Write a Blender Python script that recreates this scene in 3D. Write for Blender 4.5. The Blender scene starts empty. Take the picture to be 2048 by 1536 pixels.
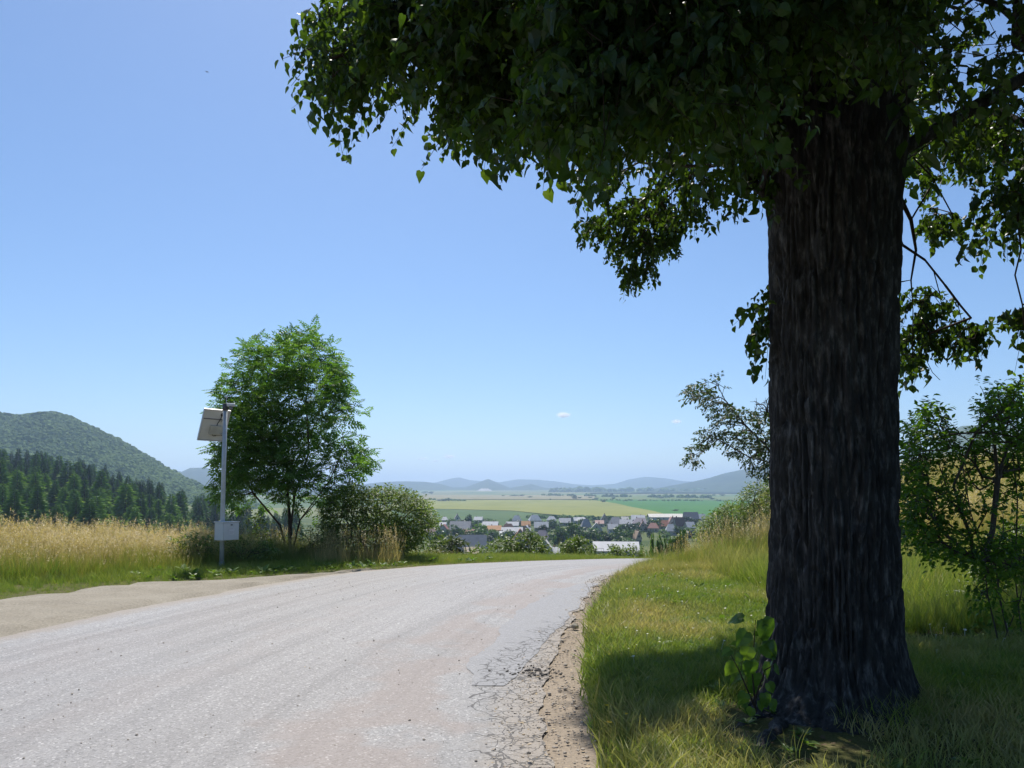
import bpy, math, random
import numpy as np
from mathutils import Matrix, Vector, Euler

# ---------------------------------------------------------------- camera, sky, sun, exposure
SC = bpy.context.scene
COL = SC.collection
PITCH = math.radians(3.0)
FOC, CX, CY = 1500.0, 1024.0, 906.0          # focal length and principal point in photo pixels (2048 x 1536)
EYE = 1.6
cam_d = bpy.data.cameras.new("camera")
cam_d.sensor_fit = 'HORIZONTAL'; cam_d.sensor_width = 36.0
cam_d.lens = 36.0 * FOC / 2048.0
cam_d.shift_y = (CY - 768.0) / 2048.0
cam_d.clip_start = 0.05; cam_d.clip_end = 80000
cam = bpy.data.objects.new("camera", cam_d); COL.objects.link(cam)
cam.location = (0, 0, EYE); cam.rotation_euler = (math.radians(90) + PITCH, 0, 0)
SC.camera = cam

SUN_EL, SUN_AZ = math.radians(57), math.radians(-10)   # azimuth from +Y, positive to the right (+X)
SUN_DIR = Vector((math.sin(SUN_AZ) * math.cos(SUN_EL), math.cos(SUN_AZ) * math.cos(SUN_EL), math.sin(SUN_EL)))
world = bpy.data.worlds.new("World"); SC.world = world; world.use_nodes = True
wn = world.node_tree.nodes; wl = world.node_tree.links
wn.clear()
sky = wn.new('ShaderNodeTexSky'); sky.sky_type = 'NISHITA'; sky.sun_disc = False
sky.sun_elevation = SUN_EL; sky.sun_rotation = SUN_AZ
sky.air_density = 1.0; sky.dust_density = 0.7; sky.ozone_density = 5.0; sky.altitude = 600
hsv = wn.new('ShaderNodeHueSaturation'); hsv.inputs['Saturation'].default_value = 1.10   # the whole sky alike
bg = wn.new('ShaderNodeBackground'); bg.inputs['Strength'].default_value = 0.096
wo = wn.new('ShaderNodeOutputWorld')
wl.new(sky.outputs[0], hsv.inputs['Color']); wl.new(hsv.outputs[0], bg.inputs[0]); wl.new(bg.outputs[0], wo.inputs[0])
sun_d = bpy.data.lights.new("sun", 'SUN'); sun_d.energy = 4.6; sun_d.angle = math.radians(0.53)
sun_d.color = (1.0, 0.95, 0.87)
sun = bpy.data.objects.new("sun", sun_d); COL.objects.link(sun)
sun.rotation_euler = (-SUN_DIR).to_track_quat('-Z', 'Y').to_euler()
SC.view_settings.view_transform = 'Standard'; SC.view_settings.look = 'None'
SC.view_settings.exposure = 0.42; SC.view_settings.gamma = 1.0
SC.view_settings.use_curve_mapping = False
SC.render.engine = 'CYCLES'
SC.cycles.max_bounces = 7; SC.cycles.diffuse_bounces = 3; SC.cycles.glossy_bounces = 2
SC.cycles.transmission_bounces = 5; SC.cycles.transparent_max_bounces = 8; SC.cycles.volume_bounces = 3
SC.cycles.use_denoising = True
SC.cycles.caustics_reflective = False; SC.cycles.caustics_refractive = False
SC.cycles.sample_clamp_indirect = 6.0

rng = np.random.default_rng(7)
random.seed(7)

# ---------------------------------------------------------------- helpers
def sstep(a, b, x):
    t = np.clip((np.asarray(x, float) - a) / (b - a), 0, 1)
    return t * t * (3 - 2 * t)

def _hash(ix, iy, iz, s):
    h = (ix.astype(np.int64) * 374761393 + iy.astype(np.int64) * 668265263 + iz.astype(np.int64) * 2147483647 + s * 1274126177) & 0xFFFFFFFF
    h = ((h ^ (h >> 13)) * 1274126177) & 0xFFFFFFFF
    h = ((h ^ (h >> 16)) * 2246822519) & 0xFFFFFFFF
    return ((h ^ (h >> 15)) & 0xFFFFFF) / float(0xFFFFFF)

def vnoise(x, y, z=0.0, s=0):
    x, y, z = np.broadcast_arrays(np.asarray(x, float), np.asarray(y, float), np.asarray(z, float))
    ix, iy, iz = np.floor(x), np.floor(y), np.floor(z)
    fx, fy, fz = x - ix, y - iy, z - iz
    fx = fx * fx * (3 - 2 * fx); fy = fy * fy * (3 - 2 * fy); fz = fz * fz * (3 - 2 * fz)
    r = 0
    for a in (0, 1):
        for b in (0, 1):
            for c in (0, 1):
                w = (fx if a else 1 - fx) * (fy if b else 1 - fy) * (fz if c else 1 - fz)
                r = r + w * _hash(ix + a, iy + b, iz + c, s)
    return r

def fbm(x, y, z=0.0, s=0, o=4):
    r, a, n = 0, 0.5, 0
    for k in range(o):
        f = 2.03 ** k
        r = r + a * vnoise(np.asarray(x) * f, np.asarray(y) * f, np.asarray(z) * f, s + k * 17); n += a; a *= 0.5
    return r / n

def mesh_np(name, V, faces, mats, attrs=None, midx=None, smooth=False):
    """V (n,3); faces: list of int arrays (m,3) or (m,4)."""
    me = bpy.data.meshes.new(name)
    V = np.asarray(V, np.float32)
    faces = [np.asarray(f, np.int32) for f in faces if len(f)]
    me.vertices.add(len(V)); me.vertices.foreach_set('co', V.ravel())
    if faces:
        lt = np.concatenate([np.full(len(f), f.shape[1], np.int32) for f in faces])
        li = np.concatenate([f.ravel() for f in faces])
        ls = np.concatenate([[0], np.cumsum(lt)[:-1]]).astype(np.int32)
        me.loops.add(len(li)); me.loops.foreach_set('vertex_index', li)
        me.polygons.add(len(lt)); me.polygons.foreach_set('loop_start', ls)
        me.polygons.foreach_set('use_smooth', np.full(len(lt), bool(smooth)))
        if midx is not None: me.polygons.foreach_set('material_index', np.asarray(midx, np.int32))
    for m in (mats if isinstance(mats, (list, tuple)) else [mats]):
        if m is not None: me.materials.append(m)
    if attrs:
        for k, v in attrs.items():
            at = me.attributes.new(k, 'FLOAT', 'POINT'); at.data.foreach_set('value', np.asarray(v, np.float32))
    me.update(); me.validate()
    return me

def link(name, me, parent=None, loc=None, mat=None):
    o = bpy.data.objects.new(name, me); COL.objects.link(o)
    if parent is not None: o.parent = parent
    if mat is not None: o.matrix_basis = mat
    elif loc is not None: o.location = loc
    return o

def tag(o, label=None, cat=None, group=None, kind=None):
    if label: o['label'] = label
    if cat: o['category'] = cat
    if group: o['group'] = group
    if kind: o['kind'] = kind
    return o

def thing(name, label, cat, loc, group=None, rz=0):
    o = bpy.data.objects.new(name, None); COL.objects.link(o); o.empty_display_size = 0.2
    o.location = loc; o.rotation_euler = (0, 0, rz)
    return tag(o, label, cat, group)

def ordinal(n):
    names = ['first', 'second', 'third', 'fourth', 'fifth', 'sixth', 'seventh', 'eighth', 'ninth', 'tenth', 'eleventh', 'twelfth', 'thirteenth', 'fourteenth', 'fifteenth', 'sixteenth', 'seventeenth', 'eighteenth', 'nineteenth', 'twentieth']
    if n <= 20: return names[n - 1]
    tens = {2: 'twenty', 3: 'thirty', 4: 'forty', 5: 'fifty', 6: 'sixty', 7: 'seventy', 8: 'eighty', 9: 'ninety'}
    tn = {2: 'twentieth', 3: 'thirtieth', 4: 'fortieth', 5: 'fiftieth', 6: 'sixtieth', 7: 'seventieth', 8: 'eightieth', 9: 'ninetieth'}
    t, u = divmod(n, 10)
    if n >= 100: return 'hundred-and-' + ordinal(n - 100) if n > 100 else 'hundredth'
    return tn[t] if u == 0 else tens[t] + '-' + names[u - 1]

class MB:
    """collects simple shapes into one mesh"""
    def __init__(s): s.v = []; s.f3 = []; s.f4 = []; s.n = 0
    def add(s, V, q=(), t=()):
        V = np.asarray(V, float).reshape(-1, 3)
        if len(q): s.f4.append(np.asarray(q, int).reshape(-1, 4) + s.n)
        if len(t): s.f3.append(np.asarray(t, int).reshape(-1, 3) + s.n)
        s.v.append(V); s.n += len(V)
    def box(s, lo, hi, bev=0.0, M=None):
        x0, y0, z0 = lo; x1, y1, z1 = hi
        if bev <= 0:
            V = [(x0, y0, z0), (x1, y0, z0), (x1, y1, z0), (x0, y1, z0), (x0, y0, z1), (x1, y0, z1), (x1, y1, z1), (x0, y1, z1)]
            q = [(0, 3, 2, 1), (4, 5, 6, 7), (0, 1, 5, 4), (1, 2, 6, 5), (2, 3, 7, 6), (3, 0, 4, 7)]; t = []
        else:
            b = bev; V = []; idx = {}
            for cx in (0, 1):
                for cy in (0, 1):
                    for cz in (0, 1):
                        for ax in range(3):
                            p = [(x0, x1)[cx], (y0, y1)[cy], (z0, z1)[cz]]
                            for k in range(3):
                                if k != ax:
                                    c = (cx, cy, cz)[k]; p[k] += b if c == 0 else -b
                            idx[(cx, cy, cz, ax)] = len(V); V.append(p)
            q = []; t = []
            for ax in range(3):
                a, c = [k for k in range(3) if k != ax]
                for sd in (0, 1):
                    loop = []
                    for (i, j) in ((0, 0), (1, 0), (1, 1), (0, 1)):
                        cc = [0, 0, 0]; cc[ax] = sd; cc[a] = i; cc[c] = j
                        loop.append(idx[(*cc, ax)])
                    q.append(loop)
                for i in (0, 1):
                    for j in (0, 1):
                        c0 = [0, 0, 0]; c0[a] = i; c0[c] = j; c1 = list(c0); c1[ax] = 1
                        q.append([idx[(*c0, a)], idx[(*c1, a)], idx[(*c1, c)], idx[(*c0, c)]])
            for cx in (0, 1):
                for cy in (0, 1):
                    for cz in (0, 1): t.append([idx[(cx, cy, cz, k)] for k in range(3)])
        V = np.asarray(V, float)
        if M is not None: V = V @ np.array(M.to_3x3()).T + np.array(M.translation)
        s.add(V, q, t)
    def tube(s, pts, r, n=8, cap=True):
        pts = np.asarray(pts, float); m = len(pts)
        r = np.broadcast_to(np.asarray(r, float), (m,))
        T = np.gradient(pts, axis=0); T /= np.linalg.norm(T, axis=1)[:, None] + 1e-9
        up = np.array([0, 0, 1.0]) if abs(T[0][2]) < 0.9 else np.array([1.0, 0, 0])
        V = []
        for i in range(m):
            a = np.cross(up, T[i]); a /= np.linalg.norm(a) + 1e-9; b = np.cross(T[i], a); up = np.cross(a, -T[i]) if False else up
            for k in range(n):
                th = 2 * math.pi * k / n
                V.append(pts[i] + r[i] * (math.cos(th) * a + math.sin(th) * b))
        q = [(i * n + k, i * n + (k + 1) % n, (i + 1) * n + (k + 1) % n, (i + 1) * n + k) for i in range(m - 1) for k in range(n)]
        t = []
        if cap:
            t += [(0, k + 1, k) for k in range(1, n - 1)]
            o = (m - 1) * n; t += [(o, o + k, o + k + 1) for k in range(1, n - 1)]
        s.add(V, q, t)
    def mesh(s, name, mat, smooth=False, fix=True):
        V = np.concatenate(s.v) if s.v else np.zeros((0, 3))
        fs = []
        if s.f3: fs.append(np.concatenate(s.f3))
        if s.f4: fs.append(np.concatenate(s.f4))
        me = mesh_np(name, V, fs, mat, smooth=smooth)
        if fix:
            import bmesh
            bm = bmesh.new(); bm.from_mesh(me); bmesh.ops.recalc_face_normals(bm, faces=bm.faces[:]); bm.to_mesh(me); bm.free()
        return me

def part(name, mb, mat, parent, smooth=False):
    return link(name, mb.mesh(name, mat, smooth), parent)

# ---- projection helpers (design aid: photo pixel + forward distance -> point of the place)
def at(px, py, Y):
    px, py, Y = np.broadcast_arrays(np.asarray(px, float), np.asarray(py, float), np.asarray(Y, float))
    dz = Y * np.tan(PITCH + np.arctan((CY - py) / FOC))
    Zc = Y * math.cos(PITCH) + dz * math.sin(PITCH)
    return np.stack([(px - CX) / FOC * Zc, Y, EYE + dz], -1)

def proj(P):
    P = np.asarray(P, float)
    dz = P[..., 2] - EYE; Y = P[..., 1]
    Zc = Y * math.cos(PITCH) + dz * math.sin(PITCH)
    Yc = dz * math.cos(PITCH) - Y * math.sin(PITCH)
    Zs = np.where(Zc > 0.05, Zc, np.nan)
    return CX + FOC * P[..., 0] / Zs, CY - FOC * Yc / Zs, Zc

# ---------------------------------------------------------------- node material helpers
def mat_new(name):
    m = bpy.data.materials.new(name); m.use_nodes = True
    nt = m.node_tree; nt.nodes.clear()
    return m, nt

def N(nt, typ, **kw):
    n = nt.nodes.new(typ)
    for k, v in kw.items():
        if k.startswith('i_'): n.inputs[k[2:].replace('_', ' ')].default_value = v
        else: setattr(n, k, v)
    return n

def ramp(nt, fac, stops, interp='LINEAR'):
    r = nt.nodes.new('ShaderNodeValToRGB'); e = r.color_ramp.elements; r.color_ramp.interpolation = interp
    while len(e) > 1: e.remove(e[-1])
    e[0].position, e[0].color = stops[0][0], (*stops[0][1], 1) if len(stops[0][1]) == 3 else stops[0][1]
    for p, c in stops[1:]:
        x = e.new(p); x.color = (*c, 1)
    nt.links.new(fac, r.inputs[0]); return r.outputs[0]

def mixc(nt, fac, a, b, blend='MIX'):
    n = nt.nodes.new('ShaderNodeMix'); n.data_type = 'RGBA'; n.blend_type = blend
    for sock, v in ((n.inputs[0], fac), (n.inputs[6], a), (n.inputs[7], b)):
        if isinstance(v, (int, float)): sock.default_value = v
        elif isinstance(v, tuple): sock.default_value = (*v, 1)
        else: nt.links.new(v, sock)
    return n.outputs[2]

def math_n(nt, op, a, b=None, c=None, clamp=False):
    n = nt.nodes.new('ShaderNodeMath'); n.operation = op; n.use_clamp = clamp
    for i, v in enumerate((a, b, c)):
        if v is None: continue
        if isinstance(v, (int, float)): n.inputs[i].default_value = v
        else: nt.links.new(v, n.inputs[i])
    return n.outputs[0]

def noise(nt, vec, scale, detail=4, rough=0.55, dist=0.0, dim='3D'):
    n = nt.nodes.new('ShaderNodeTexNoise'); n.noise_dimensions = dim
    n.inputs['Scale'].default_value = scale; n.inputs['Detail'].default_value = detail
    n.inputs['Roughness'].default_value = rough; n.inputs['Distortion'].default_value = dist
    if vec is not None: nt.links.new(vec, n.inputs['Vector'])
    return n.outputs[0]

def coords(nt, scale=None):
    g = nt.nodes.new('ShaderNodeTexCoord')
    if scale is None: return g.outputs['Object']
    mp = nt.nodes.new('ShaderNodeMapping'); mp.inputs['Scale'].default_value = scale
    nt.links.new(g.outputs['Object'], mp.inputs[0]); return mp.outputs[0]

def bump(nt, h, strength=0.5, dist=0.02):
    b = nt.nodes.new('ShaderNodeBump'); b.inputs['Strength'].default_value = strength; b.inputs['Distance'].default_value = dist
    nt.links.new(h, b.inputs['Height']); return b.outputs[0]

def finish(nt, col, rough=0.8, spec=0.3, normal=None, metal=0.0):
    b = nt.nodes.new('ShaderNodeBsdfPrincipled'); o = nt.nodes.new('ShaderNodeOutputMaterial')
    if isinstance(col, tuple): b.inputs['Base Color'].default_value = (*col, 1)
    else: nt.links.new(col, b.inputs['Base Color'])
    if isinstance(rough, (int, float)): b.inputs['Roughness'].default_value = rough
    else: nt.links.new(rough, b.inputs['Roughness'])
    b.inputs['Specular IOR Level'].default_value = spec; b.inputs['Metallic'].default_value = metal
    if normal is not None: nt.links.new(normal, b.inputs['Normal'])
    nt.links.new(b.outputs[0], o.inputs[0]); return b

def plain(name, c, rough=0.7, spec=0.3, var=0.15, scale=3.0, metal=0.0, detail=4):
    m, nt = mat_new(name)
    n = noise(nt, coords(nt), scale, detail)
    lo = tuple(x * (1 - var) for x in c); hi = tuple(min(1, x * (1 + var)) for x in c)
    finish(nt, ramp(nt, n, [(0.3, lo), (0.7, hi)]), rough, spec, metal=metal)
    return m

def leaf_mat(name, dark, mid, light, trans=0.35, rough=0.45, spec=0.35, translight=None, obj_random=False):
    """two-sided leaf: reflects and lets light through; tone varies leaf by leaf"""
    m, nt = mat_new(name)
    a = N(nt, 'ShaderNodeAttribute', attribute_name='tint')
    oi = N(nt, 'ShaderNodeObjectInfo')
    f = math_n(nt, 'FRACT', math_n(nt, 'ADD', a.outputs['Fac'], oi.outputs['Random'] if obj_random else 0.0))
    n = noise(nt, coords(nt), 9.0, 2)
    f2 = math_n(nt, 'ADD', math_n(nt, 'MULTIPLY', f, 0.75), math_n(nt, 'MULTIPLY', n, 0.25))
    c = ramp(nt, f2, [(0.1, dark), (0.5, mid), (0.92, light)])
    p = nt.nodes.new('ShaderNodeBsdfPrincipled'); nt.links.new(c, p.inputs['Base Color'])
    p.inputs['Roughness'].default_value = rough; p.inputs['Specular IOR Level'].default_value = spec
    t = nt.nodes.new('ShaderNodeBsdfTranslucent')
    tl = translight or (1.6, 1.7, 0.5)
    tc = nt.nodes.new('ShaderNodeMix'); tc.data_type = 'RGBA'; tc.blend_type = 'MULTIPLY'; tc.inputs[0].default_value = 1.0
    tc.clamp_result = False
    nt.links.new(c, tc.inputs[6]); tc.inputs[7].default_value = (*tl, 1)
    nt.links.new(tc.outputs[2], t.inputs[0])
    mx = nt.nodes.new('ShaderNodeMixShader'); mx.inputs[0].default_value = trans
    nt.links.new(p.outputs[0], mx.inputs[1]); nt.links.new(t.outputs[0], mx.inputs[2])
    o = nt.nodes.new('ShaderNodeOutputMaterial'); nt.links.new(mx.outputs[0], o.inputs[0])
    return m
# ---------------------------------------------------------------- the lie of the land
R_PTS = np.array([(-0.3, -8), (-0.05, 0), (0.1, 3), (.16, 4.4), (.22, 5.8), (.42, 7.6), (.64, 8.8), (1.12, 11.2), (1.32, 12.3), (2.0, 14.5), (3.25, 16.6), (5.0, 18.9), (7.2, 22), (9.5, 27), (11.5, 35), (13, 60), (12, 120)])
L_PTS = np.array([(-6.9, -8), (-6.6, 0), (-6.4, 4), (-6.1, 6.3), (-5.65, 8.3), (-4.95, 11), (-3.8, 14.1), (-2.5, 15.8), (-1.3, 17.1), (1.0, 19.0), (3.4, 21.2), (5.2, 24), (6.7, 28), (8.0, 36), (9.4, 60), (8.4, 120)])
Q_PTS = np.array([(.3, -8), (.4, 0), (.45, 3), (.52, 4.4), (.6, 5.8), (.78, 7.6), (.97, 9.06), (1.5, 11.7), (1.95, 13.7), (2.4, 14.9), (3.5, 16.7), (5.2, 19.0), (7.4, 22), (9.7, 27), (11.7, 35), (13.2, 60), (12.2, 120)])

def smooth_edge(P):
    t = np.arange(len(P)); tt = np.linspace(0, len(P) - 1, 400)
    # Catmull-Rom
    i = np.clip(tt.astype(int), 0, len(P) - 2); f = (tt - i)[:, None]
    p0 = P[np.clip(i - 1, 0, None)]; p1 = P[i]; p2 = P[i + 1]; p3 = P[np.clip(i + 2, None, len(P) - 1)]
    return 0.5 * (2 * p1 + (p2 - p0) * f + (2 * p0 - 5 * p1 + 4 * p2 - p3) * f ** 2 + (3 * p1 - p0 - 3 * p2 + p3) * f ** 3)
R_C, L_C, Q_C = smooth_edge(R_PTS), smooth_edge(L_PTS), smooth_edge(Q_PTS)
def xR(y): return np.interp(y, R_C[:, 1], R_C[:, 0])
def xL(y): return np.interp(y, L_C[:, 1], L_C[:, 0])
def xQ(y): return np.interp(y, Q_C[:, 1], Q_C[:, 0])
def y_edge(x): return np.interp(x, [-80, -40, -20, -12, -8, -3, 1, 4, 7, 10, 15, 30, 80], [0, 8, 15, 19, 20.5, 21.5, 22.5, 24.5, 29, 35, 46, 78, 150])

def z_road(y):
    y = np.asarray(y, float)
    t = np.clip(y - 14.5, 0, 9); return -0.006 * t * t - 0.108 * np.clip(y - 23.5, 0, 90)

def zg(x, y):
    x = np.asarray(x, float); y = np.asarray(y, float)
    zr = z_road(y)
    dr = x - xQ(np.clip(y, -8, 120))
    on_right = sstep(0, 2.5, dr)
    bank = 0.17 * sstep(-0.05, 0.55, dr) * (0.75 + 0.5 * vnoise(x * 0.7, y * 0.7, 3)) 
    xx = np.clip(x - 3, 0, 16); rise = 0.0082 * xx ** 2 + 0.04 * np.clip(x - 19, 0, 60)
    rise = np.minimum(rise, 9) * on_right
    near = zr * (1 - on_right) + bank + rise + 0.05 * (vnoise(x * 0.9, y * 0.9) - 0.5) * np.clip(np.abs(dr), 0, 1) * sstep(0.0, 1.0, np.maximum(dr, xL(np.clip(y, -8, 120)) - 0.6 - x))
    # hollow under the road sheets
    ins = sstep(-0.05, 0.1, x - xL(np.clip(y, -8, 120))) * sstep(-0.02, 0.12, xQ(np.clip(y, -8, 120)) - x) * (y < 119)
    near = near - 0.05 * ins
    d = np.clip(y - y_edge(x), 0, None)
    fall = 28 * (1 - np.exp(-d / 80))
    near = near * np.exp(-np.clip(d - 30, 0, None) / 150)
    yy = np.maximum(y, 1.0); u = x / yy
    val = np.interp(y, [900, 2000, 3500, 6000, 9000, 15500], [0, 8, 18, 50, 80, 90])
    wf = sstep(-0.31, -0.68, u) * sstep(80, 220, y)
    forest = wf * np.interp(y, [150, 250, 450, 800, 1500], [4, 11, 28, 45, 40])
    und = (fbm(x / 420, y / 420, 1.3, 5, 3) - 0.5) * 6 * sstep(1500, 3500, y) + (fbm(x / 60, y / 60, 0, 2, 2) - 0.5) * 1.5 * sstep(60, 160, y) * (1 - sstep(600, 1200, y))
    back = -2.0 * sstep(40, 300, -y)
    return near - fall + val + forest + und + back

_YS = np.geomspace(2.5, 15000, 6000)
def ground(px, py, lift=0.0):
    P = at(px, py, _YS)
    g = zg(P[:, 0], P[:, 1]) + lift
    hit = np.nonzero(P[:, 2] <= g)[0]
    k = hit[0] if len(hit) else len(_YS) - 1
    return np.array([P[k, 0], P[k, 1], g[k]])

# ---------------------------------------------------------------- ground materials
def ground_material():
    m, nt = mat_new("meadow_soil")
    c = coords(nt)
    n1 = noise(nt, c, 0.35, 5); n2 = noise(nt, c, 6.0, 6, 0.65); n3 = noise(nt, c, 60.0, 4, 0.7)
    near = ramp(nt, n2, [(0.3, (0.065, 0.075, 0.022)), (0.5, (0.11, 0.125, 0.035)), (0.62, (0.16, 0.145, 0.06)), (0.75, (0.20, 0.165, 0.09))])
    near = mixc(nt, 0.5, near, ramp(nt, n3, [(0.35, (0.03, 0.03, 0.014)), (0.65, (0.15, 0.14, 0.06))]))
    # far land: patchwork of pale fields and pasture
    sp = N(nt, 'ShaderNodeSeparateXYZ'); nt.links.new(c, sp.inputs[0])
    mp = N(nt, 'ShaderNodeMapping'); mp.inputs['Scale'].default_value = (1 / 420, 1 / 600, 0); mp.inputs['Rotation'].default_value = (0, 0, 0.35)
    nt.links.new(c, mp.inputs[0])
    vo = N(nt, 'ShaderNodeTexVoronoi'); vo.inputs['Scale'].default_value = 1.0; nt.links.new(mp.outputs[0], vo.inputs['Vector'])
    sc = N(nt, 'ShaderNodeSeparateColor'); nt.links.new(vo.outputs['Color'], sc.inputs[0])
    far = ramp(nt, sc.outputs[0], [(0.0, (0.08, 0.13, 0.04)), (0.25, (0.13, 0.17, 0.055)), (0.5, (0.18, 0.19, 0.08)), (0.7, (0.09, 0.15, 0.045)), (0.9, (0.16, 0.165, 0.07))], 'CONSTANT')
    far = mixc(nt, math_n(nt, 'MULTIPLY', noise(nt, c, 0.01, 5), 0.35), far, (0.13, 0.16, 0.06))
    mid = ramp(nt, noise(nt, c, 0.03, 6), [(0.35, (0.045, 0.075, 0.022)), (0.65, (0.12, 0.14, 0.05))])
    f1 = N(nt, 'ShaderNodeMapRange'); f1.inputs[1].default_value = 35; f1.inputs[2].default_value = 90; nt.links.new(sp.outputs[1], f1.inputs[0])
    f2 = N(nt, 'ShaderNodeMapRange'); f2.inputs[1].default_value = 850; f2.inputs[2].default_value = 1000; nt.links.new(sp.outputs[1], f2.inputs[0])
    col = mixc(nt, f1.outputs[0], near, mid); col = mixc(nt, f2.outputs[0], col, far)
    finish(nt, col, 0.95, 0.1, bump(nt, n3, 0.5, 0.03))
    return m

def make_ground():
    a = np.concatenate([np.radians(np.linspace(-46, 46, 300)), np.radians(np.linspace(48, 312, 66))])
    a = np.sort(a)
    r = np.concatenate([np.geomspace(2.2, 45, 190), np.geomspace(47, 15500, 130)])
    A, Rr = np.meshgrid(a, r)
    X, Y = Rr * np.sin(A), Rr * np.cos(A)
    Z = zg(X, Y)
    V = np.stack([X, Y, Z], -1).reshape(-1, 3)
    V = np.concatenate([V, [[0, 0, float(zg(0, 0))]]])
    nc, nr = len(a), len(r)
    i, j = np.meshgrid(np.arange(nr - 1), np.arange(nc), indexing='ij')
    j2 = (j + 1) % nc
    q = np.stack([i * nc + j, i * nc + j2, (i + 1) * nc + j2, (i + 1) * nc + j], -1).reshape(-1, 4)[:, ::-1]
    k = np.arange(nc); t = np.stack([np.full(nc, len(V) - 1), (k + 1) % nc, k], -1)[:, ::-1][:, ::-1]
    me = mesh_np("ground", V, [t, q], ground_material(), smooth=True)
    import bmesh
    bm = bmesh.new(); bm.from_mesh(me); bmesh.ops.recalc_face_normals(bm, faces=bm.faces[:])
    up = sum(f.normal.z for f in bm.faces[:200])
    if up < 0: bmesh.ops.reverse_faces(bm, faces=bm.faces[:])
    bm.to_mesh(me); bm.free()
    tag(link("ground", me), kind='structure')
make_ground()

# ---------------------------------------------------------------- road, patch, shoulders
def strip(name, fa, fb, ys, nx, dz, mat, jag=(0, 0), zf=z_road, relief=None):
    ys = np.asarray(ys, float)
    A, B = fa(ys), fb(ys)
    A = A + jag[0] * (fbm(ys * 1.7, 0 * ys, 0, 3, 4) - .5) * 2; B = B + jag[1] * (fbm(ys * 2.3, 0 * ys, 5, 9, 4) - .5) * 2
    t = np.linspace(0, 1, nx)
    X = A[:, None] * (1 - t) + B[:, None] * t; Y = np.repeat(ys[:, None], nx, 1)
    Z = zf(Y) + dz
    if relief is not None: Z = Z + relief(X, Y)
    V = np.stack([X, Y, Z], -1).reshape(-1, 3); n = len(ys)
    i, j = np.meshgrid(np.arange(n - 1), np.arange(nx - 1), indexing='ij')
    q = np.stack([i * nx + j, i * nx + j + 1, (i + 1) * nx + j + 1, (i + 1) * nx + j], -1).reshape(-1, 4)
    o = link(name, mesh_np(name, V, [q], mat, smooth=True)); tag(o, kind='structure'); return o

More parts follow.
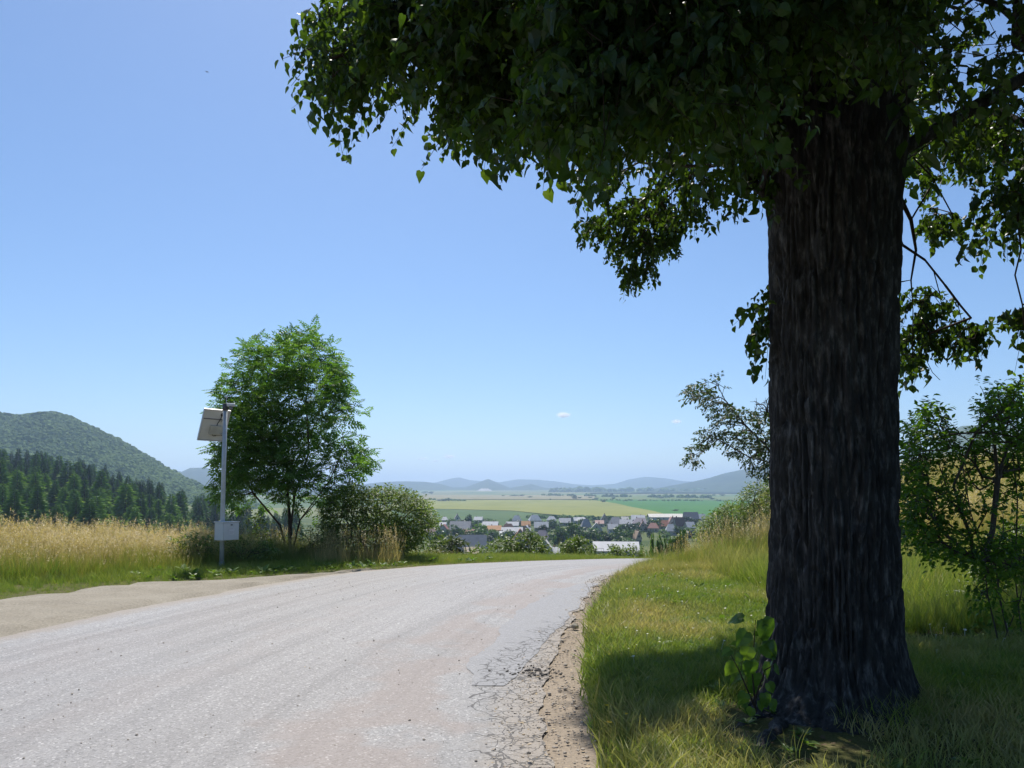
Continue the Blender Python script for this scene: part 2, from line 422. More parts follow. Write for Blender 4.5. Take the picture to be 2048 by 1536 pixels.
def asphalt(name, base=(0.275, 0.266, 0.260), tracks=True, crack=True, speck=1.0):
    m, nt = mat_new(name)
    c = coords(nt)
    sp = N(nt, 'ShaderNodeSeparateXYZ'); nt.links.new(c, sp.inputs[0])
    big = noise(nt, c, 0.5, 5, 0.6); fine = noise(nt, c, 90, 3, 0.7)
    vo = N(nt, 'ShaderNodeTexVoronoi'); vo.inputs['Scale'].default_value = 75; nt.links.new(c, vo.inputs['Vector'])
    sc = N(nt, 'ShaderNodeSeparateColor'); nt.links.new(vo.outputs['Color'], sc.inputs[0])
    b = base
    col = ramp(nt, sc.outputs[0], [(0.0, tuple(x * (1 - .7 * speck) for x in b)), (0.25, tuple(x * (1 - .2 * speck) for x in b)), (0.7, b), (0.93, tuple(x * (1 + .25 * speck) for x in b)), (1.0, tuple(min(.8, x * (1 + 1.5 * speck)) for x in b))])
    col = mixc(nt, 0.4, col, ramp(nt, fine, [(0.3, tuple(x * .6 for x in b)), (0.7, tuple(x * 1.35 for x in b))]))
    col = mixc(nt, math_n(nt, 'MULTIPLY', big, 0.35), col, (0.295, 0.288, 0.28))
    # coarse dark pitting
    pit = ramp(nt, noise(nt, c, 22, 3, 0.8), [(0.66, (0, 0, 0)), (0.74, (1, 1, 1))])
    col = mixc(nt, math_n(nt, 'MULTIPLY', pit, 0.45 * speck), col, (0.09, 0.085, 0.08))
    if tracks:
        # reddish worn wheel tracks following the right-hand lane: bands measured across from the right edge
        at_ = N(nt, 'ShaderNodeAttribute', attribute_name='across')
        cv = N(nt, 'ShaderNodeCombineXYZ'); nt.links.new(math_n(nt, 'MULTIPLY', at_.outputs['Fac'], 26.0), cv.inputs[0]); nt.links.new(math_n(nt, 'MULTIPLY', sp.outputs[1], 0.16), cv.inputs[1])
        lane = noise(nt, cv.outputs[0], 1.0, 5, 0.6)
        col = mixc(nt, 0.5, col, ramp(nt, lane, [(0.30, (0.62,) * 3), (0.5, (1.0,) * 3), (0.68, (1.25,) * 3)]), 'MULTIPLY')
        wob = math_n(nt, 'ADD', at_.outputs['Fac'], math_n(nt, 'MULTIPLY', math_n(nt, 'SUBTRACT', noise(nt, c, 0.9, 4), 0.5), 0.5))
        band = ramp(nt, wob, [(0.0, (0, 0, 0)), (0.09, (0, 0, 0)), (0.135, (1, 1, 1)), (0.20, (1, 1, 1)), (0.26, (0.12,) * 3), (0.45, (0.1,) * 3), (0.52, (.35,) * 3), (.58, (0.05,) * 3), (0.8, (.3,) * 3), (.9, (0, 0, 0))])
        col = mixc(nt, math_n(nt, 'MULTIPLY', band, 0.85), col, mixc(nt, 0.5, col, (0.25, 0.185, 0.15)))
        # dust and grit blown over both edges
        dn = math_n(nt, 'MULTIPLY', math_n(nt, 'SUBTRACT', noise(nt, c, 5.0, 6, 0.7), 0.42), 0.10)
        ed = math_n(nt, 'SUBTRACT', math_n(nt, 'MINIMUM', at_.outputs['Fac'], math_n(nt, 'SUBTRACT', 1.0, at_.outputs['Fac'])), dn)
        dm = ramp(nt, ed, [(0.0, (1, 1, 1)), (0.03, (.55,) * 3), (0.06, (0, 0, 0))])
        col = mixc(nt, math_n(nt, 'MULTIPLY', dm, 0.85), col, ramp(nt, fine, [(.3, (0.19, 0.155, 0.12)), (.7, (0.36, 0.31, 0.25))]))
    h = math_n(nt, 'ADD', math_n(nt, 'MULTIPLY', sc.outputs[1], 0.5), math_n(nt, 'MULTIPLY', fine, 0.6))
    if crack:
        # crazed surface near the right edge
        dst = N(nt, 'ShaderNodeVectorMath', operation='MULTIPLY_ADD')
        nz = N(nt, 'ShaderNodeTexNoise'); nz.inputs['Scale'].default_value = 4.0; nz.inputs['Detail'].default_value = 5; nt.links.new(c, nz.inputs['Vector'])
        nt.links.new(nz.outputs['Color'], dst.inputs[0]); dst.inputs[1].default_value = (.28, .28, .0); nt.links.new(c, dst.inputs[2])
        def cr(scale, w):
            v = N(nt, 'ShaderNodeTexVoronoi', feature='DISTANCE_TO_EDGE'); v.inputs['Scale'].default_value = scale; nt.links.new(dst.outputs[0], v.inputs['Vector'])
            return math_n(nt, 'SUBTRACT', 1.0, math_n(nt, 'DIVIDE', v.outputs['Distance'], w), clamp=True)
        at2 = N(nt, 'ShaderNodeAttribute', attribute_name='craze')
        big_c = cr(2.6, 0.020); small_c = cr(9.0, 0.05)
        k = math_n(nt, 'ADD', at2.outputs['Fac'], math_n(nt, 'MULTIPLY', math_n(nt, 'SUBTRACT', noise(nt, c, 1.6, 4), 0.5), 0.9))
        k1 = ramp(nt, k, [(0.42, (0, 0, 0)), (0.5, (1, 1, 1))]); k2 = ramp(nt, k, [(0.6, (0, 0, 0)), (0.72, (1, 1, 1))])
        ck = math_n(nt, 'MAXIMUM', math_n(nt, 'MULTIPLY', big_c, k1), math_n(nt, 'MULTIPLY', small_c, k2))
        ck = ramp(nt, ck, [(0.25, (0, 0, 0)), (0.6, (1, 1, 1))])
        col = mixc(nt, math_n(nt, 'MULTIPLY', ck, 0.85), col, (0.05, 0.045, 0.04))
        h = math_n(nt, 'SUBTRACT', h, math_n(nt, 'MULTIPLY', ck, 1.5))
    finish(nt, col, 0.62, 0.35, bump(nt, h, 0.55, 0.006))
    return m

def add_attr(o, name, fn):
    me = o.data; n = len(me.vertices); co = np.empty(n * 3, np.float32); me.vertices.foreach_get('co', co); co = co.reshape(-1, 3)
    a = me.attributes.new(name, 'FLOAT', 'POINT'); a.data.foreach_set('value', np.asarray(fn(co[:, 0], co[:, 1]), np.float32))

def dirt(name, c0, c1, c2):
    m, nt = mat_new(name)
    c = coords(nt)
    n1 = noise(nt, c, 1.3, 5, 0.6); n2 = noise(nt, c, 35, 4, 0.7)
    st = noise(nt, coords(nt, (1.5, 9, 1)), 1.0, 4)
    col = ramp(nt, n1, [(0.3, c0), (0.55, c1), (0.75, c2)])
    col = mixc(nt, 0.45, col, ramp(nt, n2, [(0.3, tuple(x * .55 for x in c1)), (0.7, tuple(min(1, x * 1.45) for x in c2))]))
    col = mixc(nt, math_n(nt, 'MULTIPLY', st, 0.3), col, c2)
    finish(nt, col, 0.95, 0.1, bump(nt, n2, 0.7, 0.02))
    return m

ROAD_BUMP = lambda X, Y: 0.012 * (vnoise(X * 0.8, Y * 0.5, 7) - .5)
ys_r = np.concatenate([np.linspace(-8, 2, 12), np.linspace(2.2, 24, 330), np.linspace(24.5, 38, 24)])
road = strip("road", xL, xR, ys_r, 90, 0.012, asphalt("worn_asphalt"), (0.12, 0.13), relief=ROAD_BUMP)
def f_across(x, y): return (xR(y) - x) / (xR(y) - xL(y))
def f_craze(x, y):
    d = xR(y) - x
    return np.clip(1.12 - d / 0.62, 0, 1) * (1 - sstep(8.6, 11, y)) + np.exp(-((x + .05) ** 2 / .1 + (y - 6.6) ** 2 / 1.5)) * .8
add_attr(road, 'across', f_across); add_attr(road, 'craze', f_craze)
# newer, smoother grey patch along the right edge
def xp(y): return np.interp(y, [6.2, 6.5, 7.5, 9, 10.5, 12, 13.2], [-0.35, -.42, -.28, -.12, .2, .62, 1.25])
def xq_(y): return xR(y) - np.interp(y, [6.2, 7.0, 8, 9, 13.2], [.32, .22, .16, .08, 0.05])
patch = strip("road_patch", xp, xq_, np.linspace(6.25, 13.2, 110), 24, 0.0165, asphalt("patch_asphalt", (0.245, 0.242, 0.248), False, True, 0.5), (0.14, 0.10), relief=ROAD_BUMP)
add_attr(patch, 'craze', lambda x, y: np.clip(f_craze(x, y) * 1.0, 0, 1))
strip("gravel_shoulder", lambda y: xR(y) - 0.35, lambda y: xQ(y) + 0.10, np.concatenate([np.linspace(-8, 2, 12), np.linspace(2.2, 20, 240)]), 14, 0.0, dirt("dusty_shoulder", (0.20, 0.16, 0.12), (0.28, 0.23, 0.175), (0.36, 0.30, 0.235)), (0, 0.08), relief=lambda X, Y: 0.03 * (fbm(X * 2.3 + Y * .4, Y * 2.1, 0, 44, 4) - .55) - 0.004)
def xD(y): return np.interp(y, [-8, 8, 10.9, 12, 13, 13.5, 13.9, 14.4, 15.2, 15.6], [-14, -11, -7.5, -6.95, -6.3, -5.3, -4.6, -4.0, -3.15, -2.75])
strip("dirt_layby", xD, lambda y: xL(y) + 0.25, np.linspace(-8, 15.6, 150), 26, 0.004, dirt("pale_dirt", (0.185, 0.16, 0.12), (0.265, 0.235, 0.185), (0.35, 0.32, 0.262)), (0.12, 0), relief=lambda X, Y: np.where(X < xL(Y) - .1, 0.045 * vnoise(X * .9, Y * 4) + .02 * vnoise(X * 6, Y * 9) + 0.012, 0))

# ---------------------------------------------------------------- fields beyond the town
def field(name, us, near, far, mat, lift):
    us = np.asarray(us, float); uu = np.linspace(us[0], us[-1], 60)
    a = np.interp(uu, us, near); b = np.interp(uu, us, far); t = np.linspace(0, 1, 24)
    Y = a[:, None] * (1 - t) + b[:, None] * t; X = Y * uu[:, None]
    Z = zg(X, Y) + lift
    V = np.stack([X, Y, Z], -1).reshape(-1, 3); nx = 24
    i, j = np.meshgrid(np.arange(59), np.arange(nx - 1), indexing='ij')
    q = np.stack([i * nx + j, (i + 1) * nx + j, (i + 1) * nx + j + 1, i * nx + j + 1], -1).reshape(-1, 4)
    tag(link(name, mesh_np(name, V, [q], mat, smooth=True)), kind='structure')
def crop(name, a, b, sc=0.02):
    m, nt = mat_new(name)
    n = noise(nt, coords(nt, (1, 0.35, 1)), sc, 6, 0.6)
    finish(nt, ramp(nt, n, [(0.32, a), (0.68, b)]), 0.95, 0.1); return m
field("pasture_field", [-.16, -.11, 0, .04, .10], [640, 640, 660, 680, 720], [1250, 1230, 1130, 960, 880], crop("dark_pasture", (0.065, 0.11, 0.04), (0.09, 0.14, 0.05)), 0.5)
field("hay_field", [-.16, -.11, 0, .04, .10, .112, .157, .21], [1230, 1215, 1115, 980, 880, 880, 905, 900], [2050, 2050, 2050, 2050, 2030, 1990, 1330, 930], crop("yellow_hay", (0.185, 0.20, 0.05), (0.235, 0.24, 0.068)), 1.0)
field("maize_field", [.105, .112, .157, .21, .26, .32], [2030, 1960, 1320, 925, 900, 900], [2060, 2110, 2100, 2050, 1950, 1850], crop("fresh_green_crop", (0.04, 0.135, 0.022), (0.058, 0.165, 0.03)), 1.0)
field("stubble_field", [-.12, -.05, .05, .11], [2080, 2080, 2080, 2100], [3300, 3300, 3200, 2900], crop("pale_stubble", (0.21, 0.19, 0.10), (0.25, 0.225, 0.125)), 2.0)

# ---------------------------------------------------------------- hills and mountains
def ridge(name, pts, Yr, wn_, wf_, mat, rough=1.0, nu=140, nv=40, base=-30, seed=0, pw=1.5, jag=0.0):
    """pts: skyline as photo pixels; the slope rises from Yr-wn_ to the crest at Yr and falls to Yr+wf_"""
    pts = np.asarray(pts, float)
    us = np.linspace((pts[0, 0] - CX) / FOC, (pts[-1, 0] - CX) / FOC, nu)
    crest = EYE + (985 - np.interp(us * FOC + CX, pts[:, 0], pts[:, 1])) / FOC * Yr
    k = np.ones(3) / 3
    t = np.concatenate([np.linspace(-1, 0, nv), np.linspace(0, 1, 12)[1:]])
    Yc = np.where(t < 0, Yr + t * wn_, Yr + t * wf_)
    U, T = np.meshgrid(us, t); Yg = np.repeat(Yc[:, None], nu, 1)
    g = 0.5 + 0.5 * np.cos(np.pi * np.clip(np.abs(T), 0, 1)); g = g ** (pw * 0.75)
    Xg = U * Yg
    H = crest[None, :] - base
    w = np.sin(np.pi * np.clip(np.abs(T), 0, 1))
    Z = base + H * g + rough * H * 0.55 * w * (fbm(Xg / (wn_ * .35), Yg / (wn_ * .5), 0, seed, 5) - .5)
    if jag: Z = Z + jag * (fbm(Xg / 14, Yg / 14, 0, seed + 3, 3) - .5) * 2
    V = np.stack([Xg, Yg, Z], -1).reshape(-1, 3)
    i, j = np.meshgrid(np.arange(len(t) - 1), np.arange(nu - 1), indexing='ij')
    q = np.stack([i * nu + j, i * nu + j + 1, (i + 1) * nu + j + 1, (i + 1) * nu + j], -1).reshape(-1, 4)
    tag(link(name, mesh_np(name, V, [q], mat, smooth=True)), kind='structure')
    return us, t, Xg, Yg, Z

def wooded(name, a, b, sc):
    m, nt = mat_new(name)
    n = noise(nt, coords(nt), sc, 8, 0.6); n2 = noise(nt, coords(nt), sc * 14, 3, 0.6)
    col = mixc(nt, 0.35, ramp(nt, n, [(0.35, a), (0.65, b)]), ramp(nt, n2, [(0.35, tuple(x * .4 for x in a)), (0.7, tuple(x * 1.3 for x in b))]))
    finish(nt, col, 0.95, 0.05, bump(nt, n2, 0.6, 6.0)); return m
W_NEAR = wooded("wooded_slope", (0.075, 0.14, 0.04), (0.13, 0.185, 0.06), 0.006)
W_FAR = wooded("far_woods", (0.03, 0.05, 0.03), (0.06, 0.085, 0.04), 0.0012)
HILL = ridge("hill", [(-560, 905), (-400, 870), (-150, 850), (0, 832), (30, 836), (60, 834), (100, 830), (130, 838), (165, 853), (200, 869), (250, 893), (300, 920), (345, 947), (400, 972), (460, 1000), (520, 1010)], 1600, 850, 900, W_NEAR, 0.35, nu=220, nv=80, base=-32, seed=4)
ridge("right_hill", [(1700, 1000), (1800, 950), (1850, 908), (1885, 878), (1925, 855), (1960, 853), (1990, 858), (2048, 850), (2200, 838), (2500, 850), (2900, 900)], 3000, 1300, 1500, wooded("right_woods", (0.04, 0.075, 0.03), (0.10, 0.13, 0.05), 0.003), 0.4, base=-20, seed=8)
ridge("mountain", [(60, 985), (250, 958), (330, 950), (350, 941), (362, 945), (380, 937), (410, 936), (450, 948), (520, 958), (620, 966), (760, 975), (840, 990)], 5200, 2000, 2500, W_FAR, 0.5, base=-10, seed=11)
ridge("mountain", [(640, 985), (700, 972), (760, 965), (800, 963), (850, 964), (880, 968), (905, 975), (930, 975), (950, 968), (976, 958), (1000, 968), (1020, 976), (1045, 972), (1062, 968), (1090, 976), (1130, 979), (1200, 979), (1300, 982), (1380, 980), (1480, 990)], 6600, 1700, 2500, W_FAR, 0.35, nu=220, base=0, seed=21)
ridge("mountain", [(600, 975), (700, 972), (820, 970), (870, 966), (900, 958), (918, 955), (940, 961), (970, 963), (1000, 965), (1035, 959), (1075, 960), (1110, 963), (1150, 969), (1185, 971), (1230, 968), (1258, 959), (1290, 954), (1330, 957), (1365, 963), (1400, 964), (1500, 968), (1700, 970)], 9600, 2200, 2600, W_FAR, 0.35, nu=220, base=20, seed=31)
ridge("mountain", [(1180, 995), (1280, 983), (1340, 972), (1385, 964), (1420, 956), (1450, 947), (1480, 941), (1510, 934), (1560, 926), (1650, 915), (1750, 930), (1850, 945), (1950, 970)], 5600, 1800, 2500, W_FAR, 0.4, base=0, seed=41)
# pale quarry scar at the foot of the pointed peak
def quarry():
    P = []
    us = np.linspace((950 - CX) / FOC, (988 - CX) / FOC, 20); t = np.linspace(0, 1, 8)
    mb = MB(); V = []
    for k, u in enumerate(us):
        hgt = math.sin(math.pi * k / 19) ** 0.8
        for s in t: V.append((u * (5000 + 250 * s), 5000 + 250 * s, 4 + s * 24 * hgt * (0.8 + 0.4 * float(vnoise(k * .7, s * 3)))))
    q = [(i * 8 + j, (i + 1) * 8 + j, (i + 1) * 8 + j + 1, i * 8 + j + 1) for i in range(19) for j in range(7)]
    mb.add(V, q)
    tag(link("quarry_slope", mb.mesh("quarry_slope", plain("quarry_stone", (0.36, 0.34, 0.31), 0.95, 0.1, 0.25, 0.02), True)), kind='structure')
quarry()

# ---------------------------------------------------------------- the air
def haze():
    m, nt = mat_new("valley_air")
    v = N(nt, 'ShaderNodeVolumePrincipled')
    v.inputs['Color'].default_value = (0.54, 0.70, 0.98, 1); v.inputs['Density'].default_value = 1.5e-4; v.inputs['Anisotropy'].default_value = 0.45
    o = N(nt, 'ShaderNodeOutputMaterial'); nt.links.new(v.outputs[0], o.inputs['Volume'])
    mb = MB(); mb.box((-16500, -16500, -48), (16500, 16500, 360))
    ob = link("haze", mb.mesh("haze", m)); tag(ob, kind='stuff')
haze()
# ---------------------------------------------------------------- growing trees
def grow(points, root_nodes, root_par, w_root=0.25, free=0):
    """joins every point to the nearest part of the growing branch system; returns positions and parents"""
    pos = [np.asarray(p, float) for p in root_nodes]; par = list(root_par)
    cost = []
    for i, p in enumerate(pos):
        cost.append(0.0 if par[i] < 0 else cost[par[i]] + np.linalg.norm(p - pos[par[i]]))
    n0 = len(pos)
    for i in range(n0 - free, n0): cost[i] *= .15
    M = n0 + 2 * len(points)
    PA = np.zeros((M, 3)); PA[:n0] = pos; CO = np.zeros(M); CO[:n0] = cost; n = n0
    pts = np.asarray(points, float)
    d0 = np.min(np.linalg.norm(pts[:, None, :] - PA[None, :n0], axis=2), axis=1)
    tips = np.zeros(M, int) - 1
    for k in np.argsort(d0):
        p = pts[k]; d = np.linalg.norm(PA[:n] - p, axis=1)
        j = int(np.argmin(d + w_root * CO[:n]))
        dist = d[j]
        if dist > 0.5:       # a bent middle node
            m = PA[j] * .5 + p * .5 + rng.normal(0, .06 * dist, 3) + np.array([0, 0, .08 * dist])
            PA[n] = m; CO[n] = CO[j] + dist * .5; par.append(j); j = n; n += 1
        PA[n] = p; CO[n] = CO[j] + dist; par.append(j); tips[n] = k; n += 1
    return PA[:n].copy(), np.array(par), tips[:n].copy()

def radii(pos, par, tip=0.0025, e=2.4, cap=None):
    n = len(pos); a = np.zeros(n); a += tip ** e * 0
    for i in range(n - 1, -1, -1):
        if a[i] == 0: a[i] = tip ** e
        if par[i] >= 0: a[par[i]] += a[i]
    r = a ** (1 / e)
    return np.minimum(r, cap) if cap is not None else r

def segs_mesh(name, A, B, ra, rb, mat, n=5):
    """many tapered limbs at once"""
    A, B = np.asarray(A, float), np.asarray(B, float)
    T = B - A; L = np.linalg.norm(T, axis=1)[:, None] + 1e-9; T = T / L
    up = np.where(np.abs(T[:, 2:3]) < .9, np.array([[0, 0, 1.0]]), np.array([[1.0, 0, 0]]))
    U = np.cross(up, T); U /= np.linalg.norm(U, axis=1)[:, None] + 1e-9; W = np.cross(T, U)
    th = np.arange(n) * 2 * math.pi / n; m = len(A)
    ring = U[:, None, :] * np.cos(th)[None, :, None] + W[:, None, :] * np.sin(th)[None, :, None]
    V = np.concatenate([A[:, None] + ring * np.asarray(ra)[:, None, None], B[:, None] + ring * np.asarray(rb)[:, None, None]], 1).reshape(-1, 3)
    k = np.arange(n); base = (np.arange(m) * 2 * n)[:, None]
    q = np.stack([base + k, base + (k + 1) % n, base + n + (k + 1) % n, base + n + k], -1).reshape(-1, 4)
    return mesh_np(name, V, [q], mat, smooth=True)

def norm(v): return v / (np.linalg.norm(v, axis=-1, keepdims=True) + 1e-9)

def frames(tipdir, nrm):
    """rotation matrices whose +Y is the tip direction and +Z close to the given normal"""
    Y = norm(tipdir); X = norm(np.cross(Y, nrm)); Z = np.cross(X, Y)
    return np.stack([X, Y, Z], -1)

HEART = (np.array([(0, .04, 0), (0, .46, -.03), (0, 1.08, -.26), (.27, -.06, .05), (.52, .18, .10), (.50, .52, .05), (.24, .84, -.10), (-.27, -.04, .05), (-.50, .22, .12), (-.47, .56, .04), (-.22, .82, -.08)], float),
         np.array([(0, 3, 4), (0, 4, 1), (1, 4, 5), (1, 5, 6), (1, 6, 2), (0, 8, 7), (0, 1, 8), (1, 9, 8), (1, 10, 9), (1, 2, 10)]))
def _var(a, fold, tipd, asym):
    V = HEART[0].copy(); V[:, 0] *= a; V[:, 0] += asym * V[:, 1] * .25; V[:, 2] = V[:, 2] + fold * np.abs(HEART[0][:, 0]) - tipd * V[:, 1] ** 2; return V
LINDEN_VAR = np.stack([HEART[0], _var(1.08, .1, .1, .3), _var(.88, .4, .2, -.2), _var(.78, .5, .05, .2), _var(1.0, -.2, .25, -.3), _var(.9, .25, -.2, .4), _var(1.0, -.1, .5, 0)])
OVAL = (np.array([(0, 0, 0), (.26, .4, .05), (0, .5, -.03), (-.26, .4, .05), (.17, .75, .0), (-.17, .75, 0), (0, 1, -.12)], float),
        np.array([(0, 1, 2), (0, 2, 3), (1, 4, 2), (4, 6, 2), (2, 6, 5), (2, 5, 3)]))
SLIM = (np.array([(0, 0, 0), (.15, .45, .03), (0, 1, -.1), (-.15, .45, .03), (0, .45, -.02)], float), np.array([(0, 1, 4), (1, 2, 4), (4, 2, 3), (0, 4, 3)]))
CLUMP = (np.array([(0, 0, 0), (.42, .45, .1), (0, 1, -.1), (-.42, .45, .1)], float), np.array([(0, 1, 2), (0, 2, 3)]))

def leaves_mesh(name, pos, R, s, mat, tmpl=HEART, tint=None, curl=None):
    TV, TF = tmpl; n = len(pos)
    T = np.repeat(TV[None], n, 0) if tmpl is not HEART else LINDEN_VAR[rng.integers(0, len(LINDEN_VAR), n)]
    if curl is not None: T = T * np.stack([1 - .25 * np.abs(curl), np.ones(n), 1 + 2.2 * curl], -1)[:, None, :]
    V = np.einsum('nij,nkj->nki', R, T) * np.asarray(s)[:, None, None] + pos[:, None]
    F = TF[None] + (np.arange(n) * len(TV))[:, None, None]
    if tint is None: tint = rng.random(n)
    return mesh_np(name, V.reshape(-1, 3), [F.reshape(-1, 3)], mat, attrs={'tint': np.repeat(tint, len(TV))}, smooth=False)

def shoots(starts, dirs, length, nleaf, droop=0.5, spread=0.9, up=(0, 0, 1.0)):
    """leafy shoots: returns twig points, leaf positions and leaf frames"""
    n = len(starts); t = (np.arange(nleaf) + .6) / nleaf
    L = np.broadcast_to(np.asarray(length, float), (n,))
    side = norm(np.cross(dirs, np.array([0, 0, 1.0]) + rng.normal(0, .3, (n, 3))))
    alt = np.where(np.arange(nleaf) % 2 == 0, 1.0, -1.0)
    P = starts[:, None] + dirs[:, None] * (L[:, None] * t)[..., None] - np.array([0, 0, 1.0]) * (droop * L[:, None] * t ** 2)[..., None]
    jit = rng.normal(0, .35, (n, nleaf, 3))
    tip = side[:, None] * alt[None, :, None] * spread + dirs[:, None] * .5 + jit + np.array([0, 0, -1.0]) * droop * 1.3
    tip = norm(tip)
    nr = np.broadcast_to(np.array(up), tip.shape) + rng.normal(0, .45, tip.shape) + dirs[:, None] * .3
    pet = 0.16 * L[:, None, None] * side[:, None] * alt[None, :, None]
    end = P[:, -1]
    return end, (P + pet * 0.5).reshape(-1, 3), frames(tip.reshape(-1, 3), nr.reshape(-1, 3))

def in_poly(px, py, poly):
    poly = np.asarray(poly, float); inside = np.zeros(np.shape(px), bool); j = len(poly) - 1
    for i in range(len(poly)):
        xi, yi = poly[i]; xj, yj = poly[j]
        c = ((yi > py) != (yj > py)) & (px < (xj - xi) * (py - yi) / (yj - yi + 1e-9) + xi)
        inside ^= c; j = i
    return inside

def bark_mat(name, lo, mid, hi, sc=(14, 14, 4), strength=0.8):
    m, nt = mat_new(name)
    n1 = noise(nt, coords(nt, sc), 1.5, 6, 0.65); n2 = noise(nt, coords(nt), 2.2, 4); n3 = noise(nt, coords(nt, (60, 60, 18)), 1, 4, .7)
    col = ramp(nt, n1, [(0.32, lo), (0.52, mid), (0.72, hi)])
    col = mixc(nt, math_n(nt, 'MULTIPLY', n2, 0.4), col, mid)
    h = math_n(nt, 'ADD', n1, math_n(nt, 'MULTIPLY', n3, 0.35))
    finish(nt, col, 0.92, 0.15, bump(nt, h, strength, 0.02)); return m

# ---------------------------------------------------------------- the old linden in front
TX, TY = 2.245, 5.28
TZ = float(zg(TX, TY)) - 0.06
LEAF_LINDEN = leaf_mat("linden_leaf", (0.021, 0.044, 0.016), (0.034, 0.064, 0.019), (0.055, 0.09, 0.024), trans=0.38, translight=(2.9, 2.9, .6), rough=0.42, obj_random=True)
BARK_LINDEN = bark_mat("linden_bark", (0.020, 0.0195, 0.019), (0.048, 0.0465, 0.045), (0.19, 0.186, 0.18))
BARK_TWIG = bark_mat("twig_bark", (0.03, 0.022, 0.016), (0.055, 0.04, 0.03), (0.08, 0.065, 0.05), (30, 30, 8), 0.3)

linden = thing("linden_tree", "huge old linden with a thick dark furrowed trunk and leafy crown over the roadside", "tree", (TX, TY, TZ))
BASE = np.array([TX, TY, TZ])
def linden_trunk():
    nth, nz = 380, 430
    zz = np.concatenate([np.linspace(0, 1.0, 150), np.linspace(1.0, 4.4, 250)[1:], np.linspace(4.4, 6.6, 32)[1:]]); nz = len(zz)
    th = np.linspace(0, 2 * math.pi, nth, endpoint=False)
    T, Z = np.meshgrid(th, zz)
    r0 = np.interp(Z, [0, .5, 1.0, 2.0, 3.0, 3.7, 4.3, 5.2, 6.6], [.443, .414, .408, .413, .428, .444, .50, .52, .40])
    flare = np.exp(-Z / .17)
    lobe = 0.5 + 0.5 * np.cos(5 * T + 0.9 + .4 * np.sin(2 * T))
    r = r0 + flare * (0.05 + 0.125 * lobe) + 0.02 * np.sin(3 * T + Z * .6) + 0.018 * np.sin(2 * T - Z * 1.1 + 2)
    for a_, w_, h_, k_ in ((-1.95, .30, .13, 5), (-2.75, .16, .12, 6), (-1.05, .16, .09, 7), (-.25, .05, .10, 7), (1.3, .15, .1, 6)):      # buttress roots
        r = r + w_ * np.exp(-Z / h_) * np.clip(np.cos(T - a_), 0, 1) ** k_
    ct, st = np.cos(T), np.sin(T)
    twist = 0.10 * Z
    # furrowed bark: tall interlacing ridges
    wz = Z + 0.5 * vnoise(ct * 3, st * 3, Z * 1.2, 2)
    wob = 0.5 * (fbm(ct * 2.5 + 9, st * 2.5, Z * 1.1, 3, 3) - .5)
    fr = 10.5
    n1 = vnoise(ct * fr + wob * 3.5, st * fr + wob * 3.5, wz * 1.7, 5); n2 = vnoise(ct * fr * 2.1 + wob * 5, st * fr * 2.1 - wob * 5, wz * 3.6, 6)
    rd = 1 - np.abs(2 * n1 - 1); rd2 = 1 - np.abs(2 * n2 - 1)
    ridge_h = 1 - np.clip(0.72 * sstep(.62, .95, rd) + 0.45 * sstep(.62, .95, rd2) + .25 * sstep(.84, .98, 1 - np.abs(2 * vnoise(ct * 7 + wob * 5, st * 7, Z * 4.5, 33) - 1)), 0, 1)
    fine = fbm(ct * 26, st * 26, Z * 7, 8, 3)
    brk = vnoise(ct * 6, st * 6, Z * 9, 12)
    r = r - 0.05 * (1 - ridge_h) * (0.7 + .6 * brk) + 0.022 + 0.024 * (fine - .5) + 0.03 * (fbm(ct * 1.6, st * 1.6, Z * .9, 14, 3) - .5) + flare * 0.05 * (fbm(ct * 4, st * 4, Z * 5, 15, 3) - .5)
    lean = 0.012 * Z
    X = r * ct + lean; Y = r * st
    V = np.stack([X, Y, Z], -1).reshape(-1, 3)
    i, j = np.meshgrid(np.arange(nz - 1), np.arange(nth), indexing='ij'); j2 = (j + 1) % nth
    q = np.stack([i * nth + j, i * nth + j2, (i + 1) * nth + j2, (i + 1) * nth + j], -1).reshape(-1, 4)
    me = mesh_np("trunk", V, [q], BARK_LINDEN, smooth=True)
    link("trunk", me, linden)
linden_trunk()

def shadow_xy(P):
    k = P[:, 2] / SUN_DIR.z
    return P[:, 0] - SUN_DIR.x * k, P[:, 1] - SUN_DIR.y * k
def shade_ok(P, soft=0.18):
    """the lit road and lit grass in front of the tree stay lit: the crown reaches only as far as its shade does"""
    sx, sy = shadow_xy(P)
    sx = sx + rng.normal(0, soft, len(P)); sy = sy + rng.normal(0, soft, len(P))
    lim = np.interp(sx, [-9, .55, .7, .92, 1.3, 2.0, 2.75, 3.3, 8, 12], [3.6, 3.7, 5.2, 5.9, 6.3, 7.1, 7.7, 7.6, 7.4, 7.0])
    return (sy < lim)

